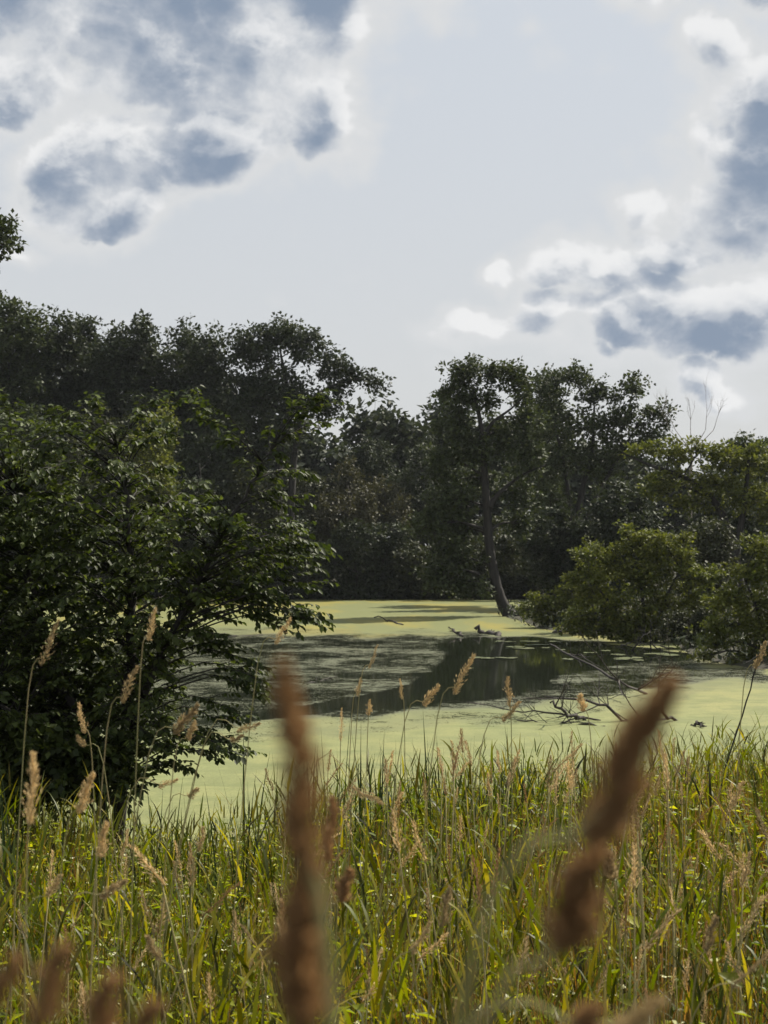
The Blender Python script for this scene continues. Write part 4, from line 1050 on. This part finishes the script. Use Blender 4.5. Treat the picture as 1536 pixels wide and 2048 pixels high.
GS = 'tan seed heads standing out in front of the pond'
SH = [((118, 1238), (84, 1332), 20, 3.6, 'twin-lobed tan seed head before the dark leaves of the near tree'),
      ((312, 1214), (298, 1282), 16, 3.4, 'slim tan seed head before the middle of the near tree'),
      ((275, 1330), (245, 1405), 20, 3.4, 'drooping tan seed head right in front of the near tree trunk'),
      ((158, 1404), (172, 1466), 16, 4.2, 'pale seed head low in the dark leaves of the near tree'),
      ((156, 1470), (172, 1492), 14, 4.2, 'tiny pale seed head under the pale one in the dark leaves'),
      ((398, 1408), (348, 1466), 24, 3.6, 'fat tan seed head at the right fringe of the near tree'),
      ((392, 1440), (376, 1480), 18, 3.7, 'tan seed head just beneath the fat one by the near tree'),
      ((522, 1446), (474, 1462), 16, 4.4, 'pinkish seed head lying flat before the duckweed, upper of two'),
      ((488, 1470), (462, 1482), 14, 4.4, 'pinkish seed head lying flat before the duckweed, lower of two'),
      ((582, 1234), (550, 1288), 15, 4.0, 'tan seed head over the far duckweed above the blurred one'),
      ((948, 1306), (906, 1388), 20, 3.8, 'long tan seed head slanting over the open dark water'),
      ((878, 1368), (846, 1410), 18, 4.4, 'bent tan seed head left of the one over the open water'),
      ((756, 1288), (738, 1338), 9, 5.0, 'thin pale curved seed head over the sparse duckweed'),
      ((722, 1354), (714, 1392), 11, 5.5, 'small forked seed head left of the open water'),
      ((800, 1356), (804, 1398), 9, 5.5, 'slim upright seed head at the lower edge of the open water'),
      ((1014, 1352), (1018, 1412), 16, 4.8, 'upright tan seed head left of the snag'),
      ((1040, 1402), (1004, 1442), 16, 4.8, 'pale seed head crossing the foot of the upright one by the snag'),
      ((1158, 1388), (1166, 1422), 20, 4.6, 'short pinkish seed head before the dead boughs'),
      ((684, 1414), (682, 1482), 10, 5.2, 'narrow dark seed head alone over the pale duckweed'),
      ((740, 1398), (738, 1430), 12, 6.0, 'small brown seed head right of the narrow dark one'),
      ((72, 1500), (64, 1648), 30, 2.3, 'stout tan seed head upright at the left frame edge'),
      ((188, 1542), (160, 1625), 26, 2.9, 'tan seed head leaning right beside the stout upright one'),
      ((214, 1640), (204, 1712), 24, 2.9, 'tan seed head below the crossing reed blades'),
      ((256, 1754), (204, 1792), 22, 2.8, 'tan seed head lying right in the green at the lower left'),
      ((1532, 1282), (1508, 1338), 18, 4.6, 'pale seed head at the right frame edge beside the leaning pole'),
      ((768, 1606), (702, 1572), 18, 3.6, 'pinkish seed head nodding to the right over the waterline grass'),
      ((358, 1556), (318, 1572), 14, 4.6, 'small brown seed head lying flat over the water gap'),
      ((398, 1574), (378, 1592), 16, 4.6, 'stubby reddish seed head over the water gap'),
      ((898, 1768), (882, 1850), 24, 2.7, 'tan seed head upright in the lower middle'),
      ((862, 1838), (822, 1902), 20, 2.7, 'pale seed head slanting left of the upright one in the lower middle'),
      ((1214, 1696), (1222, 1756), 30, 3.0, 'spiky tan seed head right of the blurred slanting one'),
      ((1428, 1828), (1408, 1898), 22, 2.8, 'tan seed head upright at the lower right'),
      ((1532, 1900), (1458, 1968), 20, 2.6, 'orange-tan seed head arching to the lower right frame edge'),
      ((296, 1866), (322, 1916), 22, 2.8, 'reddish tan seed head at the lower left, leaning left'),
      ((562, 1792), (568, 1880), 24, 2.6, 'tan seed head hugging the left side of the blurred one'),
      ((128, 1745), (98, 1790), 18, 3.0, 'pale open seed head at the left above the blurred ones'),
      ((1485, 1560), (1462, 1610), 18, 4.5, 'tan seed head near the right frame edge above the dry grass'),
      ((410, 1650), (400, 1700), 16, 3.8, 'slim tan seed head left of the arching reed')]
for s in SH:
    stalk(s[4], s[0], s[1], s[2] * .86, s[3], group=GS, n=150 if s[2] < 22 else 220)

# the rest: copies of ten stalks
protos = []; hts = []; KIND = []
for k in range(10):
    L = rng.uniform(.07, .11); Wd = rng.uniform(.014, .023); hgt = rng.uniform(.90, 1.05)
    nod = rng.uniform(.0, .35) if k % 3 else rng.uniform(.6, 1.1)
    P = smooth_path([(0, 0, 0), (.02 * nod, 0, hgt * .6), (.10 * nod, 0, hgt)], 10)
    ax = unit(P[-1] - P[-3] + np.array([nod * .08, 0, -.03 * nod])); q = Buf(); tube(q, P, np.linspace(.0021, .0013, 10), 4)
    ms = q.mesh('stem', (0, 0, 0), True); ms.materials.append(M['stem'])
    mh = head_mesh(L, Wd, 80, 6, 100 + k).mesh('seed_head'); mh.materials.append(M['seed' if k % 5 else 'seedred'])
    root = empty('grass_stalk', (0, 0, 0), 'x', 'grass stalk', 'x')
    a_ = obj('stem', ms, None, root); h_ = obj('seed_head', mh, None, root); h_.matrix_local = Matrix.Translation(Vector(P[-1] - ax * .01)) @ local_frame(ax)
    KIND.append(('reddish' if k % 5 == 0 else 'tan') + (' nodding' if k % 3 == 0 else ' upright') + (' stout' if Wd > .0185 else ' slim'))
    protos.append((root, a_, h_)); hts.append(float(P[-1][2] + ax[2] * L))
used = [False] * 10


def place_stalk(k, loc, rz, sc, label, group):
    root, a_, h_ = protos[k]
    if used[k]:
        r = root.copy(); COL.objects.link(r)
        for ch in (a_, h_):
            c = ch.copy(); COL.objects.link(c); c.parent = r
    else: r = root; used[k] = True
    r.location = loc; r.rotation_euler = (rng.normal(0, .06), rng.normal(0, .06), rz); r.scale = (sc, sc, sc)
    tag(r, label, 'grass stalk', group)


ZONES = [(120, (1180, 1600), (1560, 2000), (3.4, 8), 'tan seed head among the many in the dry grass at the lower right', 'seed heads crowding the dry lower right meadow'),
         (58, (560, 1400), (1430, 1580), (5.0, 9), 'small tan seed head of the row standing against the duckweed', 'small seed heads against the duckweed'),
         (40, (-20, 560), (1600, 1990), (3.6, 8), 'tan seed head scattered in the green meadow on the left', 'seed heads in the left meadow'),
         (50, (560, 1180), (1580, 1990), (3.4, 8), 'tan seed head scattered in the green middle of the meadow', 'seed heads in the middle meadow')]
for (cnt, xr, yr, dr, lab, grp) in ZONES:
    for i in range(cnt):
        px, py_ = rng.uniform(*xr), rng.uniform(*yr); D = rng.uniform(*dr); k = int(rng.integers(0, 10))
        T = at(px, py_, D); gz = float(ground_z(T[0], D))
        place_stalk(k, (T[0], D, gz), rng.uniform(0, 6.28), float(np.clip((T[2] - gz) / hts[k], .6, 1.7)), KIND[k] + ' seed head ' + where(px, py_), 'seed heads crowding the meadow')
for k in range(10):
    if not used[k]:
        for o in protos[k]: bpy.data.objects.remove(o)
